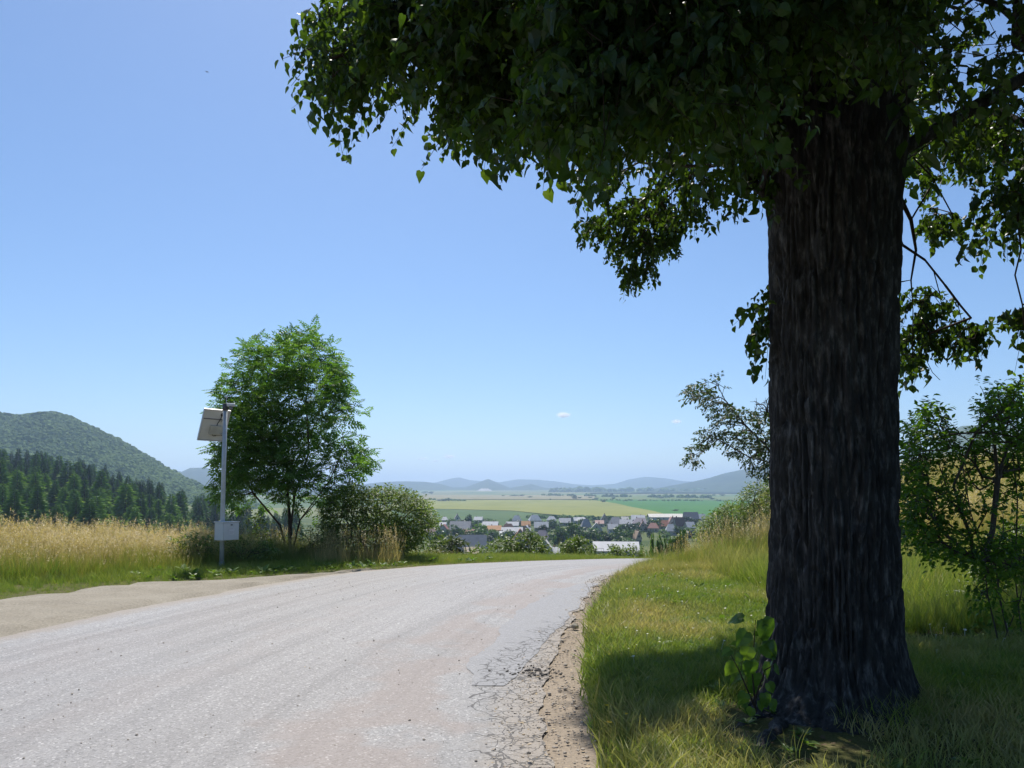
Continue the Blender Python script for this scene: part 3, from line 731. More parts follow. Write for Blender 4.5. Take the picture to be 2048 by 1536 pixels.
# crown as seen from the road, region by region: outline (photo pixels) and the range of forward distances it occupies
CROWN = [
    # left bough
    ([(745, -60), (720, 20), (650, 75), (600, 140), (565, 172), (590, 190), (605, 235), (625, 262), (695, 270), (735, 235), (775, 215), (800, 110), (900, -60)], 3.9, 4.9, 210),
    ([(760, -60), (775, 215), (800, 240), (850, 300), (930, 340), (1010, 330), (1050, 250), (1080, -60)], 3.7, 5.0, 350),
    ([(880, -60), (905, 250), (945, 335), (1045, 345), (1055, 372), (1120, 368), (1175, 345), (1240, 330), (1260, -60)], 3.0, 5.0, 560),
    # centre, close overhead
    ([(1100, -80), (1090, 280), (1180, 340), (1200, 395), (1330, 330), (1400, 335), (1440, 385), (1500, 365), (1545, 300), (1560, -80)], 2.7, 5.2, 1050),
    ([(1080, -90), (1100, 240), (1300, 310), (1540, 330), (1560, -90)], 5.2, 6.6, 420),
    # hanging spray of small leaves farther back
    ([(1165, 370), (1160, 430), (1200, 415), (1250, 390), (1260, 350)], 6.4, 7.0, 30),
    ([(1150, 465), (1200, 440), (1260, 420), (1310, 400), (1370, 440), (1375, 490), (1330, 520), (1250, 525), (1170, 535)], 6.9, 7.6, 150),
    ([(1245, 575), (1250, 545), (1300, 545), (1312, 555), (1275, 580), (1258, 588)], 7.0, 7.4, 18),
    ([(1280, 330), (1300, 430), (1380, 470), (1440, 400), (1420, 330)], 5.6, 7.0, 70),
    # over the trunk
    ([(1540, -90), (1530, 200), (1560, 240), (1680, 205), (1770, 215), (1830, 190), (1850, -90)], 2.9, 4.6, 420),
    ([(1480, 300), (1470, 420), (1520, 420), (1556, 430), (1560, 330)], 4.7, 5.6, 40),
    # right side
    ([(1810, -90), (1815, 200), (1850, 300), (1900, 330), (2100, 330), (2120, -90)], 3.6, 6.8, 135),
    ([(1815, 250), (1815, 420), (1860, 400), (1900, 375), (1960, 350), (2090, 380), (2090, 250)], 5.4, 7.6, 130),
    ([(1840, 470), (1850, 440), (1925, 445), (1940, 475), (1900, 492), (1860, 490)], 6.2, 6.8, 26),
    ([(1955, 510), (1965, 410), (2070, 390), (2070, 490), (1985, 490)], 4.9, 5.5, 40),
    ([(1806, 760), (1800, 610), (1880, 595), (1900, 660), (1970, 680), (1960, 705), (1860, 720), (1840, 750)], 5.7, 6.5, 95),
    ([(2025, 640), (2060, 620), (2070, 700), (2035, 665)], 5.2, 5.5, 10),
    # sprouts beside the trunk
    ([(1505, 690), (1515, 660), (1556, 640), (1556, 690)], 5.3, 5.6, 9),
    ([(1535, 640), (1545, 580), (1560, 565), (1560, 640)], 5.4, 5.6, 8),
]
def crown_points():
    out = []; ids = []
    for pi, (poly, y0, y1, cnt) in enumerate(CROWN):
        p = np.asarray(poly, float); lo, hi = p.min(0), p.max(0); got = 0
        for _ in range(60):
            q = lo + (hi - lo) * rng.random((cnt * 2, 2))
            q = q[in_poly(q[:, 0], q[:, 1], p)]
            Y = y0 + (y1 - y0) * rng.random(len(q))
            P = at(q[:, 0], q[:, 1], Y)
            P[:, 2] += np.where(P[:, 1] < 5.2, .30, .12)
            if poly[0] == (745, -60): P[:, 0] += .10
            ok = shade_ok(P) & (P[:, 2] < 9)
            ok &= fbm(P[:, 0] * 2.0, P[:, 1] * 2.0, P[:, 2] * 2.0, 50, 2) > np.where(P[:, 0] > 2.7, .50, .44)      # gaps in the foliage
            if p[:, 0].max() < 1270: ok &= fbm(P[:, 0] * 1.5 + 3, P[:, 1] * 1.1, P[:, 2] * 1.5, 90, 2) > .43
            P = P[ok][:cnt - got]
            out.append(P); ids.append(np.full(len(P), pi)); got += len(P)
            if got >= cnt: break
    return np.concatenate(out), np.concatenate(ids)
CP, CPI = crown_points()
# the crown outside the frame (above and behind), which gives the shade
BEHIND = [(1100, -90), (1130, 130), (1250, 210), (1480, 240), (1560, 310), (1830, 300), (1880, 170), (2220, 170), (2220, -90)]
def upper_crown():
    out = []; got = 0; want = 4200
    while got < want:
        q = rng.normal(0, 1, (4000, 3)); q = norm(q) * (rng.random((4000, 1)) ** 0.4)
        P = np.array([TX + .6, TY + .6, 6.9]) + q * np.array([5.6, 7.2, 4.6])
        px, py, zc = proj(P)
        vis = (zc > .05) & (px > -150) & (px < 2200) & (py > np.where(px < 760, -600, -240)) & (py < 1700)
        vis &= ~(in_poly(px, py, BEHIND) & (P[:, 1] > 4.5))
        ok = shade_ok(P, .25) & ~vis & (P[:, 2] > 2.6) & (P[:, 2] < 11.6)
        ok &= ~((np.abs(P[:, 0]) < 1.1) & (np.abs(P[:, 1]) < 1.6) & (P[:, 2] < 3.3))
        ok &= ~((P[:, 0] < .6) & (rng.random(len(P)) < .55))
        ok &= ~((zc > .05) & (px > 1850) & (py > -90) & (rng.random(len(P)) < .93))
        P = P[ok]; out.append(P); got += len(P)
    out = [np.concatenate(out)[:want]]
    # extra unseen crown leaves, set along sun rays to shade the tree's foot
    n = 16000; gx, gy, h = rng.uniform(.6, 7.0, n), rng.uniform(3.6, 7.6, n), rng.uniform(4.6, 10.6, n); k = h / SUN_DIR.z
    P = np.stack([gx + SUN_DIR.x * k, gy + SUN_DIR.y * k, h], -1); px, py, zc = proj(P)
    e = ((P - np.array([TX + .6, TY + .8, 6.9])) / np.array([6.0, 7.6, 4.6])); ok = ((e ** 2).sum(1) < 1) & shade_ok(P, .15)
    ok &= ~((px > -150) & (px < 2200) & (py > -100) & ~(in_poly(px, py, BEHIND) & (px < 1840)))
    out.append(P[ok][:1900])
    n = 9000; gx, gy, h = rng.uniform(.82, 3.4, n), rng.uniform(3.9, 7.6, n), rng.uniform(7.0, 12.5, n); k = h / SUN_DIR.z  # higher leaves added without the ellipsoid test, to deepen that shade
    P = np.stack([gx + SUN_DIR.x * k, gy + SUN_DIR.y * k, h], -1); px, py, zc = proj(P)
    ok = shade_ok(P, .10) & ~((px > -150) & (px < 2200) & (py > -110)) & (P[:, 1] < 15)
    out.append(P[ok][:2000])
    return np.concatenate(out)
UP = upper_crown()
# upper crown cut open along sun rays so parts of the fringe are lit
fr_ = CP[np.isin(CPI, [0, 5, 6, 7, 8, 12, 13, 14, 15, 16]) | ((CPI == 1) & (rng.random(len(CP)) < .3))]
fr_ = fr_[rng.random(len(fr_)) < np.where(fr_[:, 0] < 2.3, .13, .4)]; SD = np.array(SUN_DIR)
open_ = np.ones(len(UP), bool)
for q_ in fr_:
    w_ = UP - q_; t_ = w_ @ SD
    open_ &= ~((t_ > .3) & (np.linalg.norm(w_ - t_[:, None] * SD, axis=1) < .38))
UP = UP[open_]

# main limbs from the trunk head
FORK = BASE + np.array([-.05, 0, 4.5])
limb_ends = [at(900, 60, 4.5), at(650, 150, 4.4), at(1250, 150, 4.3), at(1400, 250, 5.4), at(1900, 60, 4.6), at(2000, 250, 6.0), at(1300, 430, 6.9),
             np.array([TX + 3.2, TY + 2, 6.5]), np.array([TX - 1, TY - 3.5, 7.5]), np.array([TX + 1.5, TY - 3.5, 6.5]), np.array([TX - 2.5, TY + 1.0, 7.8]), np.array([TX, TY + 2.5, 8.5]), np.array([TX + 3.5, TY - 1.5, 8.0]), np.array([TX + .2, TY, 10.5])]
rn = [BASE + np.array([-.03, 0, 3.6]), FORK, BASE + np.array([-.08, 0, 5.6]), BASE + np.array([-.06, 0, 6.9])]; rp = [-1, 0, 1, 2]
for e in limb_ends:
    e = np.asarray(e, float); st = 1 if e[2] < 5.5 else (2 if e[2] < 7.2 else 3)
    a = rn[st]; prev = st
    for f in (.25, .5, .75, 1.0):
        p = a + (e - a) * f + np.array([0, 0, .5 * math.sin(math.pi * f)]) + rng.normal(0, .09, 3)
        rn.append(p); rp.append(prev); prev = len(rn) - 1
n_before = len(rn)
for chain in ([(2110, 120, 5.0), (2075, 260, 5.2), (2060, 350, 5.2), (2035, 430, 5.2), (2042, 500, 5.2), (2030, 550, 5.2), (2045, 610, 5.2), (2048, 650, 5.3)],
              [(1800, 330, 5.5), (1800, 395, 5.6), (1822, 440, 5.7), (1832, 500, 5.75), (1822, 560, 5.75), (1826, 620, 5.8)], [(1785, 440, 5.6), (1805, 490, 5.7), (1850, 520, 5.7), (1890, 570, 5.75), (1920, 610, 5.75), (1942, 636, 5.8)],
              [(1560, 430, 5.35), (1560, 500, 5.4), (1552, 545, 5.4), (1548, 570, 5.4), (1538, 640, 5.4)]):
    prev = 0
    for q_ in chain: rn.append(at(*q_)); rp.append(prev); prev = len(rn) - 1
allp = np.concatenate([CP, UP])
pos, par, tips = grow(allp, rn, rp, 0.3, len(rn) - n_before)
rad = radii(pos, par, 0.0024, 2.5, cap=0.30)
ok = par >= 0
seg = np.nonzero(ok)[0]
qx, qy, _ = proj(pos); sl = np.linalg.norm(pos[seg] - pos[par[seg]], axis=1)
seg = seg[~((sl > .22) & (qx[seg] > 1925) & (qy[seg] > 540) & (qy[seg] < 720) & (seg >= len(rn)))]
dd = norm(pos[seg] - pos[par[seg]])
big = rad[seg] > 0.012
# keep wood that stays out of the open sky below the crown
link("limbs", segs_mesh("limbs", pos[par[seg[big]]] - BASE, pos[seg[big]] - BASE, np.minimum(rad[par[seg[big]]], rad[seg[big]] * 1.25), rad[seg[big]], BARK_LINDEN, 8), linden)
sm = ~big
A_, B_, ra_, rb_ = pos[par[seg[sm]]], pos[seg[sm]], np.minimum(rad[par[seg[sm]]], rad[seg[sm]] * 1.3), rad[seg[sm]]
leafy = tips[seg] >= 0
st = pos[seg[leafy]]; kk = tips[seg[leafy]]
out_dir = norm(norm(st - (BASE + np.array([0, 0, 4.2]))) * .5 + dd[leafy] * .6 + rng.normal(0, .4, st.shape) + np.array([0, 0, -.25]))
is_in = kk < len(CP)
# visible leaves
NL = 15
endA, LP, LR = shoots(st[is_in], out_dir[is_in], np.where(st[is_in][:, 1] > 5.7, .62, 1.0) * rng.uniform(.16, .32, is_in.sum()), NL, 0.55)
LS = np.clip(rng.lognormal(-3.10, .27, len(LP)), .022, .08)
farleaf = np.repeat(st[is_in][:, 1] > 5.7, NL); LS[farleaf] *= .82; LS[np.repeat(st[is_in][:, 1] < 4.6, NL)] *= .86
keep = rng.random(len(LP)) < .93
LP, LR, LS = LP[keep], LR[keep], LS[keep]
def twig_lines(s0, e0): return s0, e0
A2 = np.concatenate([A_, st[is_in]]); B2 = np.concatenate([B_, endA])
ra2 = np.concatenate([ra_, np.full(is_in.sum(), .0024)]); rb2 = np.concatenate([rb_, np.full(is_in.sum(), .001)])
# bare hanging twigs right of the trunk
def bare(pxs, Y, r0):
    P = np.array([at(x, y, Y + dy) for x, y, dy in pxs]); return P, np.linspace(r0, .0025, len(P))
for pxs, Y, r0 in [([(1800, 395, -.1), (1822, 440, 0), (1832, 500, .05), (1822, 560, .05), (1826, 620, .1)], 5.7, .02),
                   ([(1805, 490, 0), (1850, 520, 0), (1890, 570, .05), (1920, 610, .05), (1942, 636, .1)], 5.7, .012),
                   ([(1868, 545, 0), (1880, 590, 0), (1885, 625, 0)], 5.72, .005), ([(1915, 605, .05), (1925, 650, .05)], 5.72, .004),
                   ([(1795, 565, 0), (1822, 560, .05)], 5.7, .006), ([(1826, 590, .05), (1870, 592, .05), (1885, 600, 0)], 5.72, .004),
                   ([(2060, 350, 0), (2035, 430, 0), (2042, 500, 0), (2030, 550, 0), (2045, 610, 0)], 5.2, .012),
                   ([(1560, 500, 0), (1552, 545, 0), (1530, 580, .02)], 5.4, .004), ([(1552, 545, 0), (1548, 570, 0), (1538, 640, 0)], 5.4, .004),
                   ([(1850, 715, .1), (1865, 745, .1), (1880, 760, .1)], 5.9, .003), ([(1545, 640, 0), (1522, 660, 0)], 5.4, .003)]:
    P, r = bare(pxs, Y, r0)
    A2 = np.concatenate([A2, P[:-1]]); B2 = np.concatenate([B2, P[1:]]); ra2 = np.concatenate([ra2, r[:-1]]); rb2 = np.concatenate([rb2, r[1:]])
tag(link("twigs", segs_mesh("twigs", A2 - BASE, B2 - BASE, ra2, rb2, BARK_TWIG, 4), linden), kind='stuff')

# the 300 leaves that show largest are parts of their own, the others one joined foliage
lx, ly, lz = proj(LP)
inview = (lz > .3) & (lx > 5) & (lx < 2043) & (ly > 5) & (ly < 1530)
size = np.where(inview, LS / np.maximum(lz, .1), 0)
gx, gy = (lx // 14), (ly // 14)                       # nearest leaf of each small patch of view: those are not hidden by others
order = np.argsort(np.where(inview, lz, 1e9)); seen = {}
for i in order:
    if not inview[i]: break
    seen.setdefault((int(gx[i]), int(gy[i])), i)
front = np.array(list(seen.values())); front = front[np.argsort(-size[front])][:300]
leaf_meshes = []
for k in range(4):
    c = [(-.1), .15, .35, .6][k]
    TV = HEART[0] * np.array([1 - .2 * abs(c), 1, 1 + 2.2 * c])
    leaf_meshes.append(mesh_np("leaf", TV, [HEART[1]], LEAF_LINDEN))
for i in front:
    M = Matrix.Identity(4); R = LR[i] * LS[i]
    for a in range(3):
        for b in range(3): M[a][b] = R[a, b]
        M[a][3] = LP[i, a] - BASE[a]
    link("leaf", leaf_meshes[int(rng.integers(4))], linden, mat=M)
rest = np.ones(len(LP), bool); rest[front] = False
# unseen upper crown: larger, simpler leaves
e2, UPp, UPr = shoots(st[~is_in], out_dir[~is_in], rng.uniform(.3, .5, (~is_in).sum()), 8, 0.5)
fol = leaves_mesh("foliage", LP[rest] - BASE, LR[rest], LS[rest], LEAF_LINDEN, HEART, curl=rng.uniform(-.15, .6, rest.sum()))
tag(link("foliage", fol, linden), kind='stuff')
fol2 = leaves_mesh("upper_foliage", UPp - BASE, UPr, rng.uniform(.13, .19, len(UPp)), LEAF_LINDEN, OVAL)
tag(link("upper_foliage", fol2, linden), kind='stuff')
# ---------------------------------------------------------------- grass: stuff made of tufts
def grass_mat(name, green, gold, base_dark, trans=0.4):
    m, nt = mat_new(name)
    a = N(nt, 'ShaderNodeAttribute', attribute_name='dry', attribute_type='INSTANCER')
    oi = N(nt, 'ShaderNodeObjectInfo')
    h = N(nt, 'ShaderNodeAttribute', attribute_name='hgt')
    g = mixc(nt, oi.outputs['Random'], green, tuple(x * y for x, y in zip(green, (1.9, 1.35, .9))))
    d = mixc(nt, oi.outputs['Random'], gold, tuple(x * y for x, y in zip(gold, (.8, .8, .72))))
    f = math_n(nt, 'ADD', a.outputs['Fac'], math_n(nt, 'MULTIPLY', math_n(nt, 'SUBTRACT', h.outputs['Fac'], 0.45), 0.55), clamp=True)
    c = mixc(nt, f, g, d)
    p = nt.nodes.new('ShaderNodeBsdfPrincipled'); nt.links.new(c, p.inputs['Base Color']); p.inputs['Roughness'].default_value = .5; p.inputs['Specular IOR Level'].default_value = .25
    t = nt.nodes.new('ShaderNodeBsdfTranslucent'); nt.links.new(mixc(nt, 1.0, c, (1.5, 1.5, .8), 'MULTIPLY'), t.inputs[0])
    mx = nt.nodes.new('ShaderNodeMixShader'); mx.inputs[0].default_value = trans
    nt.links.new(p.outputs[0], mx.inputs[1]); nt.links.new(t.outputs[0], mx.inputs[2])
    o = nt.nodes.new('ShaderNodeOutputMaterial'); nt.links.new(mx.outputs[0], o.inputs[0]); return m
GRASS = grass_mat("grass_blade", (0.12, 0.215, 0.048), (0.50, 0.425, 0.23), None)
SEED = grass_mat("seed_grass", (0.23, 0.24, 0.08), (0.58, 0.47, 0.27), None, 0.35)

def blade_strip(base, tip, bend, w, nseg, h0, h1, tw=0.0):
    base = np.asarray(base, float); tip = np.asarray(tip, float)
    t = np.linspace(0, 1, nseg + 1)
    C = base + (tip - base) * t[:, None] + np.asarray(bend) * (t * t)[:, None]
    d = np.array([math.cos(tw), math.sin(tw), 0])
    ww = w * (1 - t ** 1.6)
    V = []; H = []
    for k in range(nseg):
        V += [C[k] - d * ww[k], C[k] + d * ww[k]]; H += [h0 + (h1 - h0) * t[k]] * 2
    V.append(C[-1]); H.append(h1)
    q = [(2 * k, 2 * k + 1, 2 * k + 3, 2 * k + 2) for k in range(nseg - 1)]; n = 2 * nseg
    return np.array(V), q, [(n - 2, n - 1, n)], H

def tuft(name, nb, h, spread, w, lean, seg=3, heads=0, mat=GRASS, hh=1.25, r=None):
    r = r or random.Random(sum(map(ord, name)) + nb)
    V = []; Q = []; T = []; H = []; n = 0
    mi = []
    def push(v, q, t, hh_):
        nonlocal n
        V.append(v); Q.extend([tuple(i + n for i in f) for f in q]); T.extend([tuple(i + n for i in f) for f in t]); H.extend(hh_); n += len(v)
    for _ in range(nb):
        a = r.uniform(0, 6.283); rr = spread * math.sqrt(r.random()); b = (rr * math.cos(a), rr * math.sin(a), -.02)
        hl = h * r.uniform(.45, 1.0); la = r.uniform(0, 6.283); ln = lean * r.uniform(.2, 1) * hl
        push(*blade_strip(b, (b[0] + .3 * ln * math.cos(la), b[1] + .3 * ln * math.sin(la), hl), (ln * math.cos(la), ln * math.sin(la), -.22 * ln), w * r.uniform(.6, 1.2), seg, 0, hl / h * .75, r.uniform(0, 3.14)))
    for _ in range(heads):
        a = r.uniform(0, 6.283); rr = spread * math.sqrt(r.random()); b = np.array((rr * math.cos(a), rr * math.sin(a), -.02))
        hl = h * hh * r.uniform(.75, 1.1); la = r.uniform(0, 6.283); ln = .16 * hl * r.random()
        tip = b + np.array((ln * math.cos(la), ln * math.sin(la), hl))
        push(*blade_strip(b, tip, (0, 0, 0), .0022, 2, .2, 1.0, r.uniform(0, 3.14)))
        # drooping panicle: a handful of small spikelets
        L = r.uniform(.10, .2)
        for k in range(9):
            f = k / 8; c = tip + np.array((0, 0, -L * f)); an = r.uniform(0, 6.283); o = L * .28 * (.25 + math.sin(3.1 * min(1, f + .1)))
            e = c + np.array((o * math.cos(an), o * math.sin(an), .02 + r.uniform(-.02, .03)))
            push(*blade_strip(c, e, (0, 0, -.012), .0055, 1, 1.15, 1.3, an + 1.57))
    me = mesh_np(name, np.concatenate(V), [np.array(T), np.array(Q)] if Q else [np.array(T)], mat, attrs={'hgt': H})
    return bpy.data.objects.new(name, me)

def scatter(name, P, scale, dry, protos, idx=None, tilt=0.15):
    """one object of kind stuff: tufts set out on points by geometry nodes"""
    n = len(P); k = len(protos)
    idx = rng.integers(0, k, n) if idx is None else idx
    me = bpy.data.meshes.new(name); me.vertices.add(n); me.vertices.foreach_set('co', np.asarray(P, np.float32).ravel())
    ro = np.stack([rng.normal(0, tilt, n), rng.normal(0, tilt, n), rng.uniform(0, 6.283, n)], -1).astype(np.float32)
    a = me.attributes.new('rot', 'FLOAT_VECTOR', 'POINT'); a.data.foreach_set('vector', ro.ravel())
    a = me.attributes.new('siz', 'FLOAT', 'POINT'); a.data.foreach_set('value', np.asarray(scale, np.float32))
    a = me.attributes.new('dry', 'FLOAT', 'POINT'); a.data.foreach_set('value', np.asarray(dry, np.float32))
    a = me.attributes.new('pick', 'INT', 'POINT'); a.data.foreach_set('value', np.asarray(idx, np.int32))
    o = link(name, me)
    ng = bpy.data.node_groups.new(name, 'GeometryNodeTree')
    ng.interface.new_socket('Geometry', in_out='INPUT', socket_type='NodeSocketGeometry'); ng.interface.new_socket('Geometry', in_out='OUTPUT', socket_type='NodeSocketGeometry')
    gi = ng.nodes.new('NodeGroupInput'); go = ng.nodes.new('NodeGroupOutput'); jn = ng.nodes.new('GeometryNodeJoinGeometry')
    def named(nm, t):
        x = ng.nodes.new('GeometryNodeInputNamedAttribute'); x.data_type = t; x.inputs[0].default_value = nm; return x.outputs[0]
    rot, siz, pick = named('rot', 'FLOAT_VECTOR'), named('siz', 'FLOAT'), named('pick', 'INT')
    for i, p in enumerate(protos):
        oi = ng.nodes.new('GeometryNodeObjectInfo'); oi.inputs[0].default_value = p; oi.inputs['As Instance'].default_value = True
        cm = ng.nodes.new('FunctionNodeCompare'); cm.data_type = 'INT'; cm.operation = 'EQUAL'
        ia = [s for s in cm.inputs if s.enabled and s.type == 'INT']
        ng.links.new(pick, ia[0]); ia[1].default_value = i
        ip = ng.nodes.new('GeometryNodeInstanceOnPoints')
        ng.links.new(gi.outputs[0], ip.inputs['Points']); ng.links.new(oi.outputs['Geometry'], ip.inputs['Instance'])
        ng.links.new(cm.outputs[0], ip.inputs['Selection']); ng.links.new(rot, ip.inputs['Rotation']); ng.links.new(siz, ip.inputs['Scale'])
        ng.links.new(ip.outputs[0], jn.inputs[0])
    ng.links.new(jn.outputs[0], go.inputs[0])
    md = o.modifiers.new('tufts', 'NODES'); md.node_group = ng
    tag(o, kind='stuff'); return o

SHORT = [tuft("short_grass%d" % i, 16, .10, .07, .0038, .95, 3) for i in range(3)]
MEDIUM = [tuft("medium_grass%d" % i, 18, .30, .09, .0042, .7, 3) for i in range(3)]
TALL = [tuft("tall_grass%d" % i, 16, .62, .13, .0042, .5, 3, 0) for i in range(3)]
SEEDY = [tuft("seeding_grass%d" % i, 9, .60, .13, .0038, .45, 3, 5, SEED) for i in range(4)]
for s_ in SHORT + MEDIUM + TALL + SEEDY: s_.name = "grass_tuft"

def cloud_pts(x0, x1, y0, y1, n):
    return rng.uniform(x0, x1, n), rng.uniform(y0, y1, n)
def in_view(x, y, pad=60):
    z = zg(x, y); px, py, zc = proj(np.stack([x, y, z], -1)); return (px > -pad) & (px < 2048 + pad) & (py < 1536 + 3 * pad) & (zc > 1)
def place(x, y, sink=0.0): return np.stack([x, y, zg(x, y) - sink], -1)
def trunk_clear(x, y, r=.5): return (x - TX) ** 2 + (y - TY) ** 2 > r * r

# mown verge on the right, up to the dry strip
x, y = cloud_pts(.3, 9, 3.6, 13.6, 60000)
dr = x - xQ(y); n1 = fbm(x * .9, y * .9, 0, 4, 4)
bare_soil = np.exp(-(((x - 1.65) / .38) ** 2 + ((y - 4.75) / .75) ** 2)) + .66 * np.exp(-(((x - 2.8) / 2.3) ** 2 + ((y - 4.2) / .85) ** 2)) + .5 * (1 - sstep(.0, .45, dr)) * (1 - sstep(4, 6, y))
k = (dr > 0.02 + .12 * n1) & trunk_clear(x, y, .5) & in_view(x, y) & (rng.random(len(x)) > bare_soil * 1.15)
k &= ~((x > 3.7) & (y > 7.0 + .2 * n1)); dens = np.clip(1.15 - .055 * (y - 4), .3, 1); k &= rng.random(len(x)) < dens
x, y, dr = x[k], y[k], dr[k]
lush = fbm(x * 1.3, y * 1.3, 2, 8, 3)
scatter("mown_grass", place(x, y), rng.uniform(.7, 1.5, len(x)) * (1 + .9 * np.exp(-((dr - .15) / .22) ** 2)) * (.75 + .5 * lush), np.clip(.10 + 1.1 * (lush - .47) + .3 * sstep(10.5, 13.0, y) + .32 * sstep(.55, .7, fbm(x * .6, y * .6, 7, 3, 3)) + .28 * (1 - sstep(4.6, 5.8, y)) + rng.normal(0, .18, len(x)), 0, 1), SHORT)
# taller unmown tufts along the bank edge and round the trunk foot
x, y = cloud_pts(.4, 5.4, 3.9, 13.5, 9000); dr = x - xQ(y)
k = (((dr > 0) & (dr < .35) & (rng.random(len(x)) < .5)) | (((x - TX) ** 2 + (y - TY) ** 2 < .75 ** 2) & trunk_clear(x, y, .52) & (rng.random(len(x)) < .6)) | (rng.random(len(x)) < .02)) & in_view(x, y) & (dr > 0) & trunk_clear(x, y, .5)
k &= ~((np.abs(x - 1.65) < .35) & (np.abs(y - 4.75) < .6))
x, y = x[k], y[k]
scatter("rough_grass", place(x, y), rng.uniform(.35, .85, len(x)), np.clip(rng.normal(.22, .2, len(x)), 0, 1), MEDIUM)
# bleached, trampled strip behind the mown part
x, y = cloud_pts(1.2, 9, 12.3, 15.2, 11000); dr = x - xQ(y); k = (dr > .05) & in_view(x, y) & (y > 12.6 + .8 * fbm(x * .7, x * .3, 0, 1, 3) + .1 * np.abs(x - 3)); x, y = x[k], y[k]
scatter("dry_grass_strip", place(x, y), rng.uniform(.5, .95, len(x)), np.clip(rng.normal(.62, .22, len(x)), 0, 1), MEDIUM, tilt=.35)
# tall meadow on the right
x, y = cloud_pts(1.6, 26, 13.6, 46, 60000); dr = x - xQ(y)
k = (dr > .15) & in_view(x, y, 30) & (y - 13.9 - .35 * np.clip(3.5 - x, 0, 9) * 0 > fbm(x * .5, y * .5, 0, 3, 3) * .8)
k &= rng.random(len(x)) < np.clip(1.3 - .035 * (y - 13), .25, 1)
x, y, dr = x[k], y[k], dr[k]
up_s = sstep(.3, 2.6, dr)
gold = np.clip(.12 + .62 * sstep(14.6, 17.5, y + .28 * (x - 4)) * (1 - .8 * sstep(8.0, 11.5, x)) + .5 * (fbm(x * .35, y * .35, 0, 6, 3) - .5) + rng.normal(0, .13, len(x)), 0, 1)
scatter("meadow_grass", place(x, y), (.5 + .68 * up_s) * (.7 + .6 * fbm(x * .8, y * .8, 0, 13, 3)) * rng.uniform(.75, 1.3, len(x)), gold, TALL + SEEDY, np.where(rng.random(len(x)) < .12 + .55 * gold, 3 + rng.integers(0, 4, len(x)), rng.integers(0, 3, len(x))))
# lush weeds to the right of the trunk
x, y = cloud_pts(3.2, 13, 7.1, 14.2, 22000); k = in_view(x, y, 30) & ((x > 3.5) & (y > 7.2 + .3 * fbm(x, y, 0, 3, 2))) ; k &= (rng.random(len(x)) < .75); x, y = x[k], y[k]
scatter("lush_grass", place(x, y), rng.uniform(.45, 1.15, len(x)) * (.7 + .3 * sstep(7.2, 9, y)), np.clip(.16 + .5 * sstep(11, 14, y) + rng.normal(0, .15, len(x)), 0, 1), MEDIUM + TALL, np.where(rng.random(len(x)) < .55, rng.integers(0, 3, len(x)), 3 + rng.integers(0, 3, len(x))))
# golden grass on the left
x, y = cloud_pts(-26, -1.5, 10, 27, 90000)
edge = np.interp(x, [-26, -12, -8, -6.8, -5.5, -4, -2.5, -1.5], [11.2, 11.4, 12.3, 14.2, 15.9, 17.2, 19.2, 20])
k = in_view(x, y, 30) & (y > edge + .7 + 1.0 * fbm(x * .6, y * .6, 0, 5, 3)) & (y < y_edge(x) + 2.5); k &= rng.random(len(x)) < np.clip(1.1 - .03 * (y - 12), .3, 1)
x, y = x[k], y[k]; e = y - np.interp(x, [-26, -12, -8, -6.8, -5.5, -4, -2.5, -1.5], [11.2, 11.4, 12.3, 14.2, 15.9, 17.2, 19.2, 20])
gold = np.clip(.10 + .50 * sstep(1.0, 4.2, e) * sstep(-5.6, -8.5, x) + .8 * (fbm(x * .3, y * .3, 0, 16, 3) - .5) + rng.normal(0, .12, len(x)), 0, 1)
scatter("golden_grass", place(x, y), (.4 + .62 * sstep(.2, 2.5, e)) * (.62 + .75 * fbm(x * .7, y * .7, 0, 23, 3)) * rng.uniform(.7, 1.35, len(x)) * np.interp(x, [-9, -6.5, -5, -2], [.98, .88, .6, .45]), gold, TALL + SEEDY, np.where(rng.random(len(x)) < .10 + .6 * gold, 3 + rng.integers(0, 4, len(x)), rng.integers(0, 3, len(x))))
# verge along the far side of the road
x, y = cloud_pts(-22, 8.5, 9.5, 34, 120000)
lim = np.where(y < 15.6, xD(y) - .02, xL(y) - .08)
n1 = fbm(x * .8, y * .8, 0, 2, 3)
k = (x < lim - .25 * n1) & (x > lim - 5.5) & in_view(x, y, 30) & (y < y_edge(x) + 3) & (rng.random(len(x)) < .6)
x, y = x[k], y[k]; d = np.where(y < 15.6, xD(y), xL(y)) - x
scatter("verge_grass", place(x, y), (.22 + .5 * sstep(0.2, 2.6, d)) * rng.uniform(.7, 1.3, len(x)), np.clip(.32 * np.exp(-d / .8) + .1 + .5 * (fbm(x * .5, y * .5, 3, 9, 3) - .45) + rng.normal(0, .12, len(x)), 0, 1), MEDIUM)
# rough growth on the slope that falls away beyond the verge
x, y = cloud_pts(-30, 12, 18, 60, 26000); d = y - y_edge(x)
k = (d > .3) & (d < 26) & in_view(x, y, 30) & (x < xL(y) - .4); x, y = x[k], y[k]
scatter("slope_grass", place(x, y), rng.uniform(.8, 1.6, len(x)), np.clip(rng.normal(.22, .18, len(x)), 0, 1), MEDIUM + TALL)

